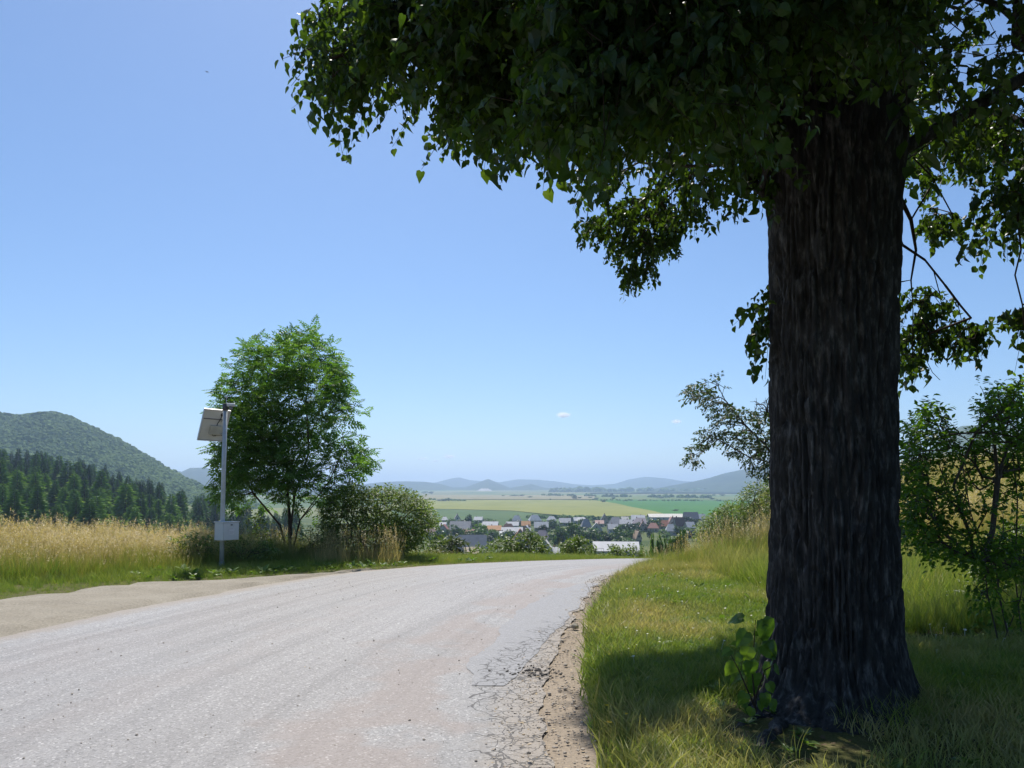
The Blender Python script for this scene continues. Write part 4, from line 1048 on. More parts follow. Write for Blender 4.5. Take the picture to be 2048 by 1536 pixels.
# broad-leaved weeds and little flowers in the verge
def rosette(seed, n, L, mat, rise):
    r = np.random.default_rng(seed); P = np.zeros((n, 3)); a = np.arange(n) * 2.4 + r.normal(0, .3, n); e = r.uniform(.15, rise, n)
    tip = np.stack([np.cos(a) * np.cos(e), np.sin(a) * np.cos(e), np.sin(e)], -1); nr = np.stack([-np.cos(a) * np.sin(e), -np.sin(a) * np.sin(e), np.cos(e)], -1)
    me = leaves_mesh("weed", P + tip * .01, frames(tip, nr), r.uniform(.6, 1.1, n) * L, mat, OVAL); return bpy.data.objects.new("weed", me)
WEEDM = leaf_mat("weed_leaf", (0.075, 0.14, 0.03), (0.11, 0.19, 0.04), (0.17, 0.24, 0.06), trans=.35)
WEEDS = [rosette(1, 9, .10, WEEDM, .7), rosette(2, 12, .07, WEEDM, 1.1), rosette(3, 7, .14, WEEDM, .9)]
x, y = cloud_pts(.5, 9, 3.8, 14, 2600); dr = x - xQ(y); k = (dr > .05) & in_view(x, y) & trunk_clear(x, y, .6) & (fbm(x * 1.1, y * 1.1, 9, 61, 2) > .52) & (rng.random(len(x)) < np.clip((y - 3.6) / 2.5, .25, 1)); x, y = x[k], y[k]
scatter("verge_weeds", place(x, y, -.02), rng.uniform(.35, .9, len(x)), np.zeros(len(x)), WEEDS)
x, y = cloud_pts(-20, -.5, 11, 22, 1500); k = in_view(x, y) & (x < np.where(y < 15.6, xD(y), xL(y)) - .3) & (fbm(x * .7, y * .7, 9, 67, 2) > .48); x, y = x[k], y[k]
scatter("roadside_weeds", place(x, y, -.05), rng.uniform(.5, 1.3, len(x)), np.zeros(len(x)), WEEDS)
def daisy(mat):
    mb = MB(); mb.tube([(0, 0, 0), (.006, 0, .09)], .0016, 4)
    V = [(.006, 0, .094)]; T = []
    for k in range(9):
        a = 2 * math.pi * k / 9; V += [(.006 + .011 * math.cos(a - .3), .011 * math.sin(a - .3), .094), (.006 + .011 * math.cos(a + .3), .011 * math.sin(a + .3), .096)]; T.append((0, 2 * k + 1, 2 * k + 2))
    mb.add(V, (), T); return bpy.data.objects.new("meadow_flower", mb.mesh("meadow_flower", mat, fix=False))
DAISY = [daisy(plain("white_petal", (0.75, 0.74, 0.66), .6)), daisy(plain("pale_clover", (0.55, 0.55, 0.38), .6))]
x, y = cloud_pts(.6, 9, 6.2, 14, 420); k = (x - xQ(y) > .1) & in_view(x, y) & trunk_clear(x, y, .7); x, y = x[k], y[k]
scatter("small_meadow_flowers", place(x, y), rng.uniform(.7, 1.5, len(x)), np.zeros(len(x)), DAISY)
# ---------------------------------------------------------------- other trees and bushes near the road
def region_points(poly, y0, y1, n, hole=0.0, hs=.9):
    p = np.asarray(poly, float); lo, hi = p.min(0), p.max(0); out = []; got = 0
    for _ in range(80):
        q = lo + (hi - lo) * rng.random((n * 2, 2)); q = q[in_poly(q[:, 0], q[:, 1], p)]
        P = at(q[:, 0], q[:, 1], y0 + (y1 - y0) * rng.random(len(q)))
        if hole > 0: P = P[fbm(P[:, 0] * hs, P[:, 1] * hs, P[:, 2] * hs, 77, 2) > hole]
        P = P[:n - got]; out.append(P); got += len(P)
        if got >= n: break
    return np.concatenate(out)

def ash_leaf_template():
    V = []; F = []; n = 0
    def leaflet(c, d, L, w):
        nonlocal n
        d = np.array(d) / np.linalg.norm(d); s = np.array((-d[1], d[0], 0))
        V.extend([c, c + d * L * .5 + s * w + (0, 0, .02), c + d * L + (0, 0, -.05), c + d * L * .5 - s * w + (0, 0, .02)]); F.extend([(n, n + 1, n + 2), (n, n + 2, n + 3)]); n += 4
    for k, y in enumerate((.22, .42, .62, .8)):
        c = np.array((0, y, -.12 * y * y)); L = .36 - .02 * k
        leaflet(c, (1, .55, 0), L, .07); leaflet(c, (-1, .55, 0), L, .07)
    leaflet(np.array((0, .82, -.1)), (0, 1, 0), .38, .075)
    return np.array(V), np.array(F)
ASHT = ash_leaf_template()

def split_leaves(parent, base, P, R, S, mat, tmpl, k, cell=14, name="leaf", stuffname="foliage", curl=None):
    """the k leaves that show largest become parts, the rest one joined foliage"""
    lx, ly, lz = proj(P); ok = (lz > .3) & (lx > 3) & (lx < 2045) & (ly > 3) & (ly < 1533)
    seen = {}
    for i in np.argsort(np.where(ok, lz, 1e9)):
        if not ok[i]: break
        seen.setdefault((int(lx[i] // cell), int(ly[i] // cell)), i)
    f = np.array(list(seen.values())) if seen else np.zeros(0, int)
    f = f[np.argsort(-(S / np.maximum(lz, .1))[f])][:k]
    me = mesh_np(name, tmpl[0], [tmpl[1]], mat)
    for i in f:
        M = Matrix.Identity(4); A = R[i] * S[i]
        for a in range(3):
            for b in range(3): M[a][b] = A[a, b]
            M[a][3] = P[i, a] - base[a]
        link(name, me, parent, mat=M)
    r = np.ones(len(P), bool); r[f] = False
    if r.any():
        tag(link(stuffname, leaves_mesh(stuffname, P[r] - base, R[r], S[r], mat, tmpl, curl=None if curl is None else curl[r]), parent), kind='stuff')

def woody(name, label, cat, base, pts, stems, leafmat, tmpl, lsize, nleaf, slen, droop, barkm, tip=.003, cap=.12, wroot=.3, parts=0, outw=.5, upw=0.0, group=None, stem_names=("trunk", "branches"), thick=.014, spread=.9):
    base = np.asarray(base, float); t = thing(name, label, cat, tuple(base), group)
    rn, rp = [], []
    for s in stems:
        pr = -1
        for k, p in enumerate(s):
            if k == 0 and rn and np.linalg.norm(np.asarray(p) - rn[0]) < 1e-6: pr = 0; continue
            rn.append(np.asarray(p, float)); rp.append(pr); pr = len(rn) - 1
    ns = len(rn)
    pos, par, tips = grow(pts, rn, rp, wroot)
    rad = radii(pos, par, tip, 2.5, cap)
    seg = np.nonzero(par >= 0)[0]
    b = rad[seg] > thick
    root = np.arange(len(pos))
    for i in range(len(pos)):
        if par[i] >= 0: root[i] = root[par[i]]
    groups = [(stem_names[0] if len(set(root[seg[b]])) < 2 else "stem", b & (root[seg] == q), 7) for q in sorted(set(root[seg[b]]))]
    for nm, m_, k in groups + [(stem_names[1], ~b, 4)]:
        if m_.any():
            s_ = seg[m_]
            o = link(nm, segs_mesh(nm, pos[par[s_]] - base, pos[s_] - base, np.minimum(rad[par[s_]], rad[s_] * 1.35), rad[s_], barkm, k), t)
            if nm == stem_names[1]: tag(o, kind='stuff')
    lf = tips[seg] >= 0; s_ = seg[lf]
    d = norm(pos[s_] - pos[par[s_]])
    c = pts.mean(0)
    dirs = norm(d * .7 + norm(pos[s_] - c) * outw + np.array([0, 0, upw]) + rng.normal(0, .4, d.shape))
    e, P, R = shoots(pos[s_], dirs, rng.uniform(.7, 1.2, len(s_)) * slen, nleaf, droop, spread)
    S = rng.uniform(.7, 1.2, len(P)) * lsize
    split_leaves(t, base, P, R, S, leafmat, tmpl, parts)
    return t

ASH_LEAF = leaf_mat("ash_leaf", (0.06, 0.135, 0.03), (0.105, 0.20, 0.042), (0.17, 0.27, 0.06), trans=.45, translight=(1.4, 1.6, .6))
HAW_LEAF = leaf_mat("hawthorn_leaf", (0.075, 0.125, 0.03), (0.125, 0.185, 0.042), (0.19, 0.235, 0.07), trans=.4)
APPLE_LEAF = leaf_mat("fruit_tree_leaf", (0.025, 0.05, 0.015), (0.045, 0.08, 0.022), (0.075, 0.11, 0.03), trans=.3)
YOUNG_LEAF = leaf_mat("young_tree_leaf", (0.04, 0.085, 0.02), (0.07, 0.135, 0.026), (0.12, 0.20, 0.034), trans=.52, translight=(2.2, 2.3, .5), obj_random=True)
LIGHT_LEAF = leaf_mat("light_shrub_leaf", (0.06, 0.11, 0.02), (0.10, 0.155, 0.03), (0.16, 0.20, 0.05), trans=.35)
RUST_LEAF = leaf_mat("rusty_leaf", (0.22, 0.12, 0.03), (0.30, 0.17, 0.05), (0.30, 0.24, 0.06), trans=.35)
GREY_LEAF = leaf_mat("grey_green_leaf", (0.05, 0.075, 0.045), (0.085, 0.115, 0.07), (0.14, 0.165, 0.11), trans=.25)
BARK_GREY = bark_mat("grey_bark", (0.05, 0.04, 0.033), (0.09, 0.075, 0.06), (0.15, 0.13, 0.11), (20, 20, 4), .4)
BARK_BROWN = bark_mat("brown_bark", (0.05, 0.034, 0.024), (0.10, 0.07, 0.05), (0.15, 0.11, 0.085), (16, 16, 3), .5)

# ash tree beside the road
AY = 19.6; ab = at(580, 1092, AY); ab[2] = zg(ab[0], ab[1]) - .05
ash_poly = [(500, 690), (520, 695), (560, 688), (622, 672), (655, 700), (684, 745), (694, 800), (712, 830), (704, 880), (738, 912), (728, 940), (695, 960), (686, 995), (640, 1015), (560, 1005), (500, 1018), (455, 1005), (440, 980), (445, 930), (435, 905), (455, 860), (440, 800), (448, 780), (470, 730)]
ap = np.concatenate([region_points(ash_poly, AY - 1.5, AY + 1.5, 1000, .43), at(np.array([512, 556, 626, 652, 668, 742, 446, 716, 590, 600]), np.array([690, 684, 668, 690, 720, 915, 785, 830, 678, 690]), np.full(10, AY) + rng.normal(0, .3, 10))])
s0 = at(582, 1050, AY); s1 = at(590, 985, AY)
woody("ash_tree", "bright green young ash tree with feathery leaves behind the white pole", "tree", ab, ap,
      [[ab, s0, s1, at(618, 905, AY - .3), at(612, 800, AY - .2), at(622, 715, AY)], [ab, at(578, 1040, AY + .1), at(572, 930, AY + .2), at(545, 850, AY + .2), at(530, 760, AY + .3)], [ab, at(600, 1040, AY - .2), at(660, 960, AY - .5), at(690, 890, AY - .4)], [ab, at(560, 1050, AY), at(505, 985, AY - .4), at(470, 900, AY - .5)], [ab, s0, at(575, 960, AY + .6), at(580, 850, AY + .7), at(575, 720, AY + .6)]],
      ASH_LEAF, ASHT, .31, 6, .30, .15, BARK_BROWN, tip=.004, cap=.11, outw=.25, upw=.45)

def bush(name, label, cat, cpx, Y, poly, dY, n, leafm, tmpl, ls, nl, slen, barkm=BARK_GREY, hole=.36, group=None, parts=0, droop=.25, upw=.25, nst=5, tip=.003):
    b = at(cpx[0], cpx[1], Y); b[2] = zg(b[0], b[1]) - .05
    P = region_points(poly, Y - dY, Y + dY, n, hole, 1.6); P = P[P[:, 2] > b[2] + .05]
    c = P.mean(0); st = []
    for k in range(nst):
        a = 2 * math.pi * k / nst; e = c + np.array([math.cos(a) * .45 * (P[:, 0].max() - P[:, 0].min()) * .6, math.sin(a) * dY * .5, rng.uniform(-.1, .25)])
        st.append([b, b * .6 + e * .4 + np.array([0, 0, .1]), e])
    return woody(name, label, cat, b, P, st, leafm, tmpl, ls, nl, slen, droop, barkm, tip=tip, cap=.05, upw=upw, group=group, parts=parts)

bush("hawthorn_bush", "broad rounded olive green hawthorn bush right of the ash tree", "bush", (745, 1105), 19.4,
     [(645, 1095), (648, 1025), (668, 990), (700, 972), (735, 985), (770, 980), (810, 985), (845, 1000), (866, 1030), (872, 1045), (850, 1058), (842, 1075), (815, 1100)], 1.1, 1700, HAW_LEAF, OVAL, .075, 12, .26, hole=.36)
bush("shrub", "light green leafy shrub at the foot of the ash tree, left of its trunk", "bush", (525, 1098), 20.2, [(490, 1095), (492, 1050), (510, 1035), (545, 1035), (565, 1060), (565, 1095)], .6, 160, LIGHT_LEAF, OVAL, .085, 7, .25)
bush("shrub", "small light green shrub between the ash trunk and the hawthorn bush", "bush", (640, 1100), 18.9, [(600, 1100), (605, 1065), (625, 1050), (655, 1062), (665, 1100)], .4, 130, HAW_LEAF, OVAL, .06, 7, .2)
bush("weed_clump", "tangle of dark leafy weeds left of the white pole", "weeds", (395, 1110), 16.6, [(345, 1115), (350, 1085), (380, 1072), (420, 1068), (436, 1090), (434, 1118)], .5, 150, HAW_LEAF, SLIM, .11, 8, .25, nst=7)
bush("weed_clump", "tangle of dark leafy weeds right of the white pole", "weeds", (485, 1108), 16.9, [(450, 1115), (452, 1088), (480, 1082), (520, 1085), (545, 1095), (548, 1112)], .5, 130, HAW_LEAF, SLIM, .10, 8, .25, nst=7)

# old fruit tree behind the linden trunk
FY = 17.5; fb = at(1640, 1060, FY); fb[2] = zg(fb[0], fb[1]) - .05
fruit_poly = [(1355, 800), (1368, 772), (1400, 765), (1440, 750), (1452, 770), (1445, 800), (1480, 818), (1520, 830), (1560, 835), (1640, 820), (1650, 960), (1540, 960), (1505, 945), (1488, 918), (1455, 902), (1430, 880), (1405, 908), (1390, 928), (1375, 915), (1382, 885), (1402, 862), (1440, 850), (1422, 830), (1395, 800), (1375, 800)]
fp = region_points(fruit_poly, FY - .9, FY + .9, 800, .40, 1.4)
f0, f1 = at(1625, 1000, FY), at(1560, 930, FY)
woody("fruit_tree", "gnarled old fruit tree leaning out from behind the linden trunk", "tree", fb, fp,
      [[fb, f0, f1, at(1530, 890, FY), at(1490, 850, FY - .2), at(1450, 800, FY - .2), at(1435, 770, FY)], [fb, f0, at(1590, 900, FY), at(1540, 850, FY + .3), at(1520, 835, FY + .3)], [fb, f0, f1, at(1500, 915, FY - .3), at(1420, 870, FY - .3)]],
      APPLE_LEAF, OVAL, .085, 11, .19, .3, BARK_GREY, tip=.004, cap=.10)
# its bare dead boughs
def dead_bough():
    A, B, ra, rb = [], [], [], []
    def br(p, d, L, r, k):
        n = 3
        for i in range(n):
            d2 = norm(d + rng.normal(0, .22, 3)); e = p + d2 * L / n
            A.append(p); B.append(e); ra.append(r * (1 - .2 * i / n)); rb.append(r * (1 - .2 * (i + 1) / n)); p = e; d = d2
            if k > 0: br(p, norm(d + rng.normal(0, .65, 3) * np.array([1, .5, 1])), L * .62, r * .6, k - 1)
    br(at(1530, 850, FY), np.array([.1, 0, 1.0]), .42, .022, 3); br(at(1560, 850, FY), np.array([-.25, 0, 1.0]), .5, .022, 3); br(at(1545, 840, FY), np.array([-.6, 0, .7]), .4, .018, 3)
    t = thing("dead_bough", "bare dead twigs above the fruit tree beside the linden trunk", "branch", tuple(at(1540, 850, FY)))
    b = np.array(at(1540, 850, FY))
    tag(link("twigs", segs_mesh("twigs", np.array(A) - b, np.array(B) - b, np.array(ra), np.array(rb), BARK_GREY, 4), t), kind='stuff')
dead_bough()
bush("bush", "yellow-green bush below the fruit tree, touching the linden trunk's left edge", "bush", (1525, 1045), 22.0, [(1480, 1045), (1478, 1005), (1500, 975), (1530, 968), (1600, 966), (1620, 1045)], 1.0, 800, LIGHT_LEAF, OVAL, .075, 8, .25)
bush("bush", "darker green bush at the grass crest above the town, left of the yellow-green bush", "bush", (1440, 1070), 23.5, [(1395, 1085), (1398, 1050), (1425, 1028), (1455, 1012), (1485, 1010), (1495, 1075)], 1.1, 800, HAW_LEAF, OVAL, .075, 8, .25)

# young many-stemmed tree at the right edge
YY = 7.0; yb = at(2005, 1285, YY); yb[2] = zg(yb[0], yb[1]) - .04
yp_poly = [(1812, 880), (1830, 850), (1852, 822), (1880, 822), (1905, 860), (1935, 880), (1955, 850), (1962, 800), (1990, 785), (2032, 765), (2050, 800), (2085, 840), (2100, 1090), (2040, 1130), (1985, 1150), (1930, 1115), (1860, 1095), (1812, 1070), (1806, 960)]
yp = np.concatenate([region_points(yp_poly, YY - .75, YY + .75, 1000, .45, 2.2), region_points([(1930, 1150), (1990, 1170), (2050, 1180), (2060, 1215), (1960, 1200)], YY - .3, YY + .3, 25), at(np.array([1960, 2040, 2030, 1855, 1900, 1826]), np.array([772, 762, 790, 820, 845, 860]), np.full(6, YY))])
b1, b2, b3 = at(2000, 1285, YY - .1), at(2022, 1290, YY), at(2045, 1285, YY + .15)
for b_ in (b1, b2, b3): b_[2] = zg(b_[0], b_[1]) - .03
woody("young_tree", "slender many-stemmed young tree with small dark leaves at the right edge", "tree", yb, yp,
      [[b1, at(1975, 1190, YY - .1), at(1968, 1120, YY - .1), at(1940, 1020, YY - .15), at(1925, 930, YY - .2), at(1880, 850, YY - .2)], [at(1968, 1120, YY - .1), at(1985, 1060, YY), at(1995, 960, YY), at(1985, 840, YY), at(1965, 780, YY)],
       [b2, at(2000, 1200, YY), at(1990, 1120, YY + .1), at(1900, 1050, YY + .2), at(1840, 990, YY + .2)], [b3, at(2030, 1150, YY + .1), at(2035, 1000, YY + .2), at(2020, 860, YY + .2), at(2038, 780, YY + .1)], [b1, at(2040, 1200, YY - .05), at(2060, 1100, YY), at(2075, 950, YY)]],
      YOUNG_LEAF, OVAL, .056, 11, .17, .2, BARK_GREY, tip=.0032, cap=.045, parts=220, thick=.008)
bush("rusty_shrub", "low rust-orange shrub in the grass right of the linden trunk", "bush", (1895, 1200), 10.2, [(1840, 1195), (1845, 1170), (1880, 1150), (1930, 1155), (1950, 1185), (1940, 1200)], .5, 90, RUST_LEAF, OVAL, .055, 7, .17, nst=6)
bush("shrub", "bright green leafy shrub behind the young tree's stems", "bush", (1990, 1230), 9.2, [(1920, 1240), (1925, 1180), (1960, 1110), (2010, 1060), (2080, 1050), (2090, 1240)], .7, 600, LIGHT_LEAF, OVAL, .06, 8, .22)
bush("shrub", "low green shrub at the grass edge between linden trunk and young tree", "bush", (1860, 1230), 9.0, [(1815, 1240), (1820, 1205), (1850, 1190), (1890, 1205), (1895, 1245)], .4, 90, LIGHT_LEAF, OVAL, .065, 7, .2)

# bushes along the far verge, in front of the town
for k, (lab, cpx, Y, poly, lm, ls, n) in enumerate([
    ("light green bush on the far verge next to the hawthorn bush", (885, 1110), 25, [(850, 1110), (855, 1088), (880, 1078), (905, 1090), (905, 1112)], LIGHT_LEAF, .10, 110),
    ("low olive bush on the far verge below the big grey roof", (955, 1112), 26, [(925, 1118), (930, 1105), (960, 1098), (985, 1105), (990, 1118)], HAW_LEAF, .09, 70),
    ("light green bush on the far verge left of the tall flowering bush", (1005, 1108), 27, [(975, 1115), (980, 1095), (1000, 1080), (1030, 1085), (1035, 1115)], LIGHT_LEAF, .10, 120),
    ("tallest light green bush of the far verge, with pale blossom", (1063, 1105), 27, [(1030, 1115), (1035, 1085), (1050, 1068), (1075, 1070), (1092, 1095), (1095, 1115)], LIGHT_LEAF, .11, 170),
    ("round mid green bush on the far verge right of the white gabled house", (1150, 1108), 30, [(1120, 1115), (1125, 1095), (1150, 1078), (1180, 1085), (1188, 1112)], LIGHT_LEAF, .11, 150),
    ("low scrubby bush on the far verge in front of the long pale roof", (1215, 1108), 30, [(1185, 1115), (1190, 1098), (1215, 1092), (1235, 1100), (1240, 1115)], HAW_LEAF, .10, 90),
    ("low olive bush where the far verge meets the road's vanishing end", (1262, 1108), 31, [(1240, 1115), (1243, 1102), (1262, 1095), (1282, 1103), (1285, 1115)], HAW_LEAF, .10, 70)]):
    bush("bush", lab, "bush", cpx, Y, poly, .9, n, lm, OVAL, ls * 1.15, 13, .3, nst=4, group="bushes along the far verge")
bush("thistle_plant", "spiky grey-green plant on the far verge before the grey roof", "plant", (912, 1118), 22.5, [(893, 1118), (893, 1090), (905, 1078), (922, 1080), (938, 1100), (935, 1118)], .3, 70, GREY_LEAF, SLIM, .2, 6, .25, upw=.8, nst=5)
# brown seeding stalks in front of the hawthorn bush
x, y = rng.uniform(-4.6, -2.6, 70), rng.uniform(17.0, 18.2, 70)
scatter("brown_stalks", place(x, y), rng.uniform(.8, 1.25, 70), rng.uniform(.7, 1, 70), SEEDY)

# ---------------------------------------------------------------- sprout, roots and litter at the foot of the linden
def sprout():
    Y = 4.62; b = at(1512, 1425, Y); b[2] = zg(b[0], b[1]) - .02
    t = thing("linden_sprout", "leafy young shoot with large bright leaves at the foot of the trunk", "plant", tuple(b))
    bb = np.array(b)
    stems = [[(1512, 1425, 0), (1505, 1350, .02), (1508, 1290, .0), (1511, 1240, -.02)], [(1512, 1420, 0), (1480, 1345, -.05), (1462, 1310, -.08)], [(1510, 1400, 0), (1530, 1340, -.03), (1548, 1330, -.02)]]
    A, B, ra, rb = [], [], [], []
    for s in stems:
        P = [at(x, y, Y + d) for x, y, d in s]; r = np.linspace(.006, .002, len(P))
        for i in range(len(P) - 1): A.append(P[i]); B.append(P[i + 1]); ra.append(r[i]); rb.append(r[i + 1])
    link("stem", segs_mesh("stem", np.array(A) - bb, np.array(B) - bb, ra, rb, BARK_TWIG, 6), t)
    m = leaf_mat("sprout_leaf", (0.05, 0.10, 0.022), (0.075, 0.145, 0.03), (0.12, 0.19, 0.04), trans=.35, translight=(1.8, 1.9, .6), obj_random=True)
    mes = [mesh_np("leaf", LINDEN_VAR[k] * np.array([.92, 1, 1.5]), [HEART[1]], m) for k in (0, 4, 6)]
    for (px, py, s, ax, az) in [(1488, 1236, 42, -1, .1), (1524, 1238, 62, .5, -.9), (1520, 1246, 30, 1, .2), (1494, 1262, 48, -.6, -.8), (1522, 1290, 66, .8, -.6), (1500, 1292, 46, -.4, -.9), (1462, 1300, 40, -.8, -.3), (1468, 1322, 58, -.2, -1),
                            (1500, 1320, 60, .1, -1), (1484, 1340, 50, -.7, -.5), (1525, 1330, 48, .6, -.8), (1548, 1335, 34, .9, -.3), (1508, 1372, 46, 0, -1), (1492, 1385, 40, -.5, -.8), (1518, 1400, 34, .4, -.9), (1475, 1290, 30, -.9, .2), (1512, 1345, 52, -.2, -1), (1535, 1365, 36, .5, -.8), (1538, 1285, 40, .7, -.5), (1545, 1310, 44, .5, -.8), (1515, 1262, 34, .2, -.9), (1482, 1308, 34, -.6, -.6), (1528, 1385, 40, .2, -.9), (1505, 1415, 36, -.2, -.8), (1490, 1350, 34, -.9, -.2), (1540, 1400, 34, .4, -.7)]:
        p = at(px, py, Y + rng.uniform(-.09, .06)) - bb; L = rng.uniform(.45, .75) * s * Y / FOC
        tip = norm(np.array([ax, rng.uniform(-.5, .3), az])); nr = norm(np.array([rng.uniform(-.3, .3), -.75, .65]))
        R = frames(tip[None], nr[None])[0] * L; M = Matrix.Identity(4)
        for i in range(3):
            for j in range(3): M[i][j] = R[i, j]
            M[i][3] = p[i]
        link("leaf", mes[int(rng.integers(3))], t, mat=M)
sprout()
def roots():
    for s, r in [([(1560, 1425, .05), (1500, 1440, -.1), (1455, 1462, -.2), (1425, 1490, -.25)], .045), ([(1560, 1450, -.05), (1520, 1490, -.25), (1490, 1530, -.4)], .05), ([(1830, 1400, .05), (1870, 1425, 0), (1905, 1450, -.05)], .05), ([(1545, 1400, .1), (1500, 1412, .1), (1465, 1420, .1)], .035)]:
        P = []
        for x, y, d in s:
            g = ground(x, y); P.append(g)
        P = np.array(P); rr = np.linspace(r, r * .3, len(P)); P[:, 2] += rr * .1 - .015
        t = np.linspace(0, len(P) - 1, 14); PP = np.stack([np.interp(t, np.arange(len(P)), P[:, k]) for k in range(3)], -1); PP[:, 2] -= .5 * rr[-1] * (t / t[-1]) ** 2
        PP += rng.normal(0, .012, PP.shape)
        mb = MB(); mb.tube(PP - BASE, np.interp(t, np.arange(len(P)), rr) * (1 + .15 * rng.normal(0, 1, 14)), 9)
        link("root", mb.mesh("root", BARK_LINDEN, True), linden)
roots()

def pebble(name, mat, flat=.6, seed=0):
    import bmesh
    bm = bmesh.new(); bmesh.ops.create_icosphere(bm, subdivisions=1, radius=1)
    r = random.Random(seed)
    for v in bm.verts: v.co = Vector((v.co.x * r.uniform(.7, 1.2), v.co.y * r.uniform(.7, 1.2), v.co.z * flat * r.uniform(.7, 1.2)))
    me = bpy.data.meshes.new(name); bm.to_mesh(me); bm.free(); me.materials.append(mat)
    return bpy.data.objects.new(name, me)
STONE = plain("gravel_stone", (0.40, 0.35, 0.29), .9, .2, .35, 20)
DRYLEAF = plain("dry_leaf", (0.46, 0.36, 0.23), .8, .2, .3, 30)
DARKSTONE = plain("dark_chip", (0.12, 0.11, 0.10), .9, .2, .3, 20)
def chip(name, mat, seed):
    r = random.Random(seed); V = np.array([(-1, -.35, 0), (-.2, -.5, .15), (1, -.1, .05), (.3, .45, .2), (-.7, .35, .1)]) * (1 + .2 * r.random())
    me = mesh_np(name, V, [np.array([(0, 1, 3), (1, 2, 3), (0, 3, 4)])], mat); return bpy.data.objects.new(name, me)
PEB = [pebble("pebble", STONE, .6, 1), pebble("pebble", STONE, .8, 2), chip("dry_leaf", DRYLEAF, 1), chip("dry_leaf", DRYLEAF, 2), pebble("pebble", DARKSTONE, .6, 5)]
DLITTER = plain('brown_litter', (0.12, 0.085, 0.055), .9, .1, .4, 30)
LITTER = [chip('litter', DLITTER, 3), chip('litter', DLITTER, 4), chip('litter', DLITTER, 7)]
y = rng.uniform(3.8, 14.5, 5200); w = rng.beta(1.6, 1.5, 5200); x = xR(y) - .35 + (xQ(y) - xR(y) + .42) * w
zz_ = z_road(y) + .012
scatter("gravel", np.stack([x, y, zz_], -1), np.clip(rng.lognormal(-5.1, .5, len(x)), .003, .025), np.zeros(len(x)), PEB, rng.choice(5, len(x), p=[.36, .26, .22, .15, .01]))
# gravel and litter strewn thinly over the asphalt and the lay-by
y = rng.uniform(4, 15, 1500); x = rng.uniform(-9, 1, 1500); k = (x < xR(y)) & (x > xD(y) + .2); x, y = x[k], y[k]
scatter("loose_chippings", np.stack([x, y, z_road(y) + .017], -1), np.clip(rng.lognormal(-5.3, .4, len(x)), .003, .012), np.zeros(len(x)), PEB, rng.choice(5, len(x), p=[.54, .34, .05, .05, .02]))
# leaf litter in the shade under the tree
x, y = rng.uniform(.7, 4.6, 1200), rng.uniform(4.1, 6.6, 1200); k = (x > xQ(y)) & trunk_clear(x, y, .55); x, y = x[k], y[k]
scatter("leaf_litter", place(x, y, -.01), rng.uniform(.008, .022, len(x)), np.zeros(len(x)), LITTER)
# broken asphalt at the pothole
g = ground(1062, 1358)
n = 90; a = rng.normal(0, 1, (n, 2)) * np.array([.13, .12]); x, y = g[0] + a[:, 0], g[1] + a[:, 1] - .15 * a[:, 0]
scatter("broken_asphalt", np.stack([x, y, z_road(y) + .018], -1), rng.uniform(.004, .018, n), np.zeros(n), PEB, np.full(n, 4))
g = ground(1150, 1268)
st = pebble("stone", plain("pale_stone", (0.34, 0.31, 0.25), .9, .2, .2, 12), .75, 9); COL.objects.link(st); st.location = (g[0], g[1], z_road(g[1]) + .035); st.scale = (.055, .05, .055)
tag(st, "fist-sized pale stone lying on the gravel shoulder", "stone")
def flower(px, py, lab):
    g = ground(px, py); t = thing("yellow_flower", lab, "flower", tuple(g), "yellow flowers on the bank edge")
    mb = MB(); mb.tube([(0, 0, -.02), (.01, 0, .06), (.012, 0, .13)], .0022, 5); part("stem", mb, plain("flower_stem", (0.06, 0.12, 0.03)), t)
    V = [(.012, 0, .135)]; T = []
    for k in range(12):
        a = 2 * math.pi * k / 12; V += [(.012 + .022 * math.cos(a - .2), .022 * math.sin(a - .2), .14), (.012 + .022 * math.cos(a + .2), .022 * math.sin(a + .2), .142)]; T.append((0, 2 * k + 1, 2 * k + 2))
    me = mesh_np("petals", np.array(V), [np.array(T)], bpy.data.materials.get("flower_yellow") or plain("flower_yellow", (0.75, 0.5, 0.02), .6, .2, .1)); link("petals", me, t)
flower(1209, 1452, "yellow flower on the bank edge, the one nearest the road"); flower(1246, 1472, "yellow flower in the grass at the bank edge, deepest in the shade"); flower(1214, 1490, "yellow flower on the bank edge, lowest in the picture")
def dry_weed(px, py, lab, n, h, spread):
    g = ground(px, py); t = thing("dry_weed", lab, "weed", tuple(g), "dry weeds on the gravel shoulder"); A, B, r0, r1 = [], [], [], []
    for k in range(n):
        a = rng.uniform(0, 6.28); p = np.zeros(3); d = np.array([math.cos(a) * spread, math.sin(a) * spread, 1.0]); L = h * rng.uniform(.6, 1)
        for i in range(4):
            d = norm(d + rng.normal(0, .16, 3)); e = p + d * L / 4; A.append(p); B.append(e); r0.append(.0028 - .0005 * i); r1.append(.0023 - .0005 * i)
            if i > 0:
                f = e + norm(d + rng.normal(0, .8, 3)) * L * .2; A.append(e); B.append(f); r0.append(.0014); r1.append(.0008)
            p = e
    tag(link("stalks", segs_mesh("stalks", A, B, r0, r1, DRYLEAF, 4), t), kind='stuff')
dry_weed(1190, 1208, "sparse dry weed on the gravel, left one of two", 7, .40, .35); dry_weed(1236, 1185, "sparse dry weed against the grass bank, right one of two", 6, .38, .2)
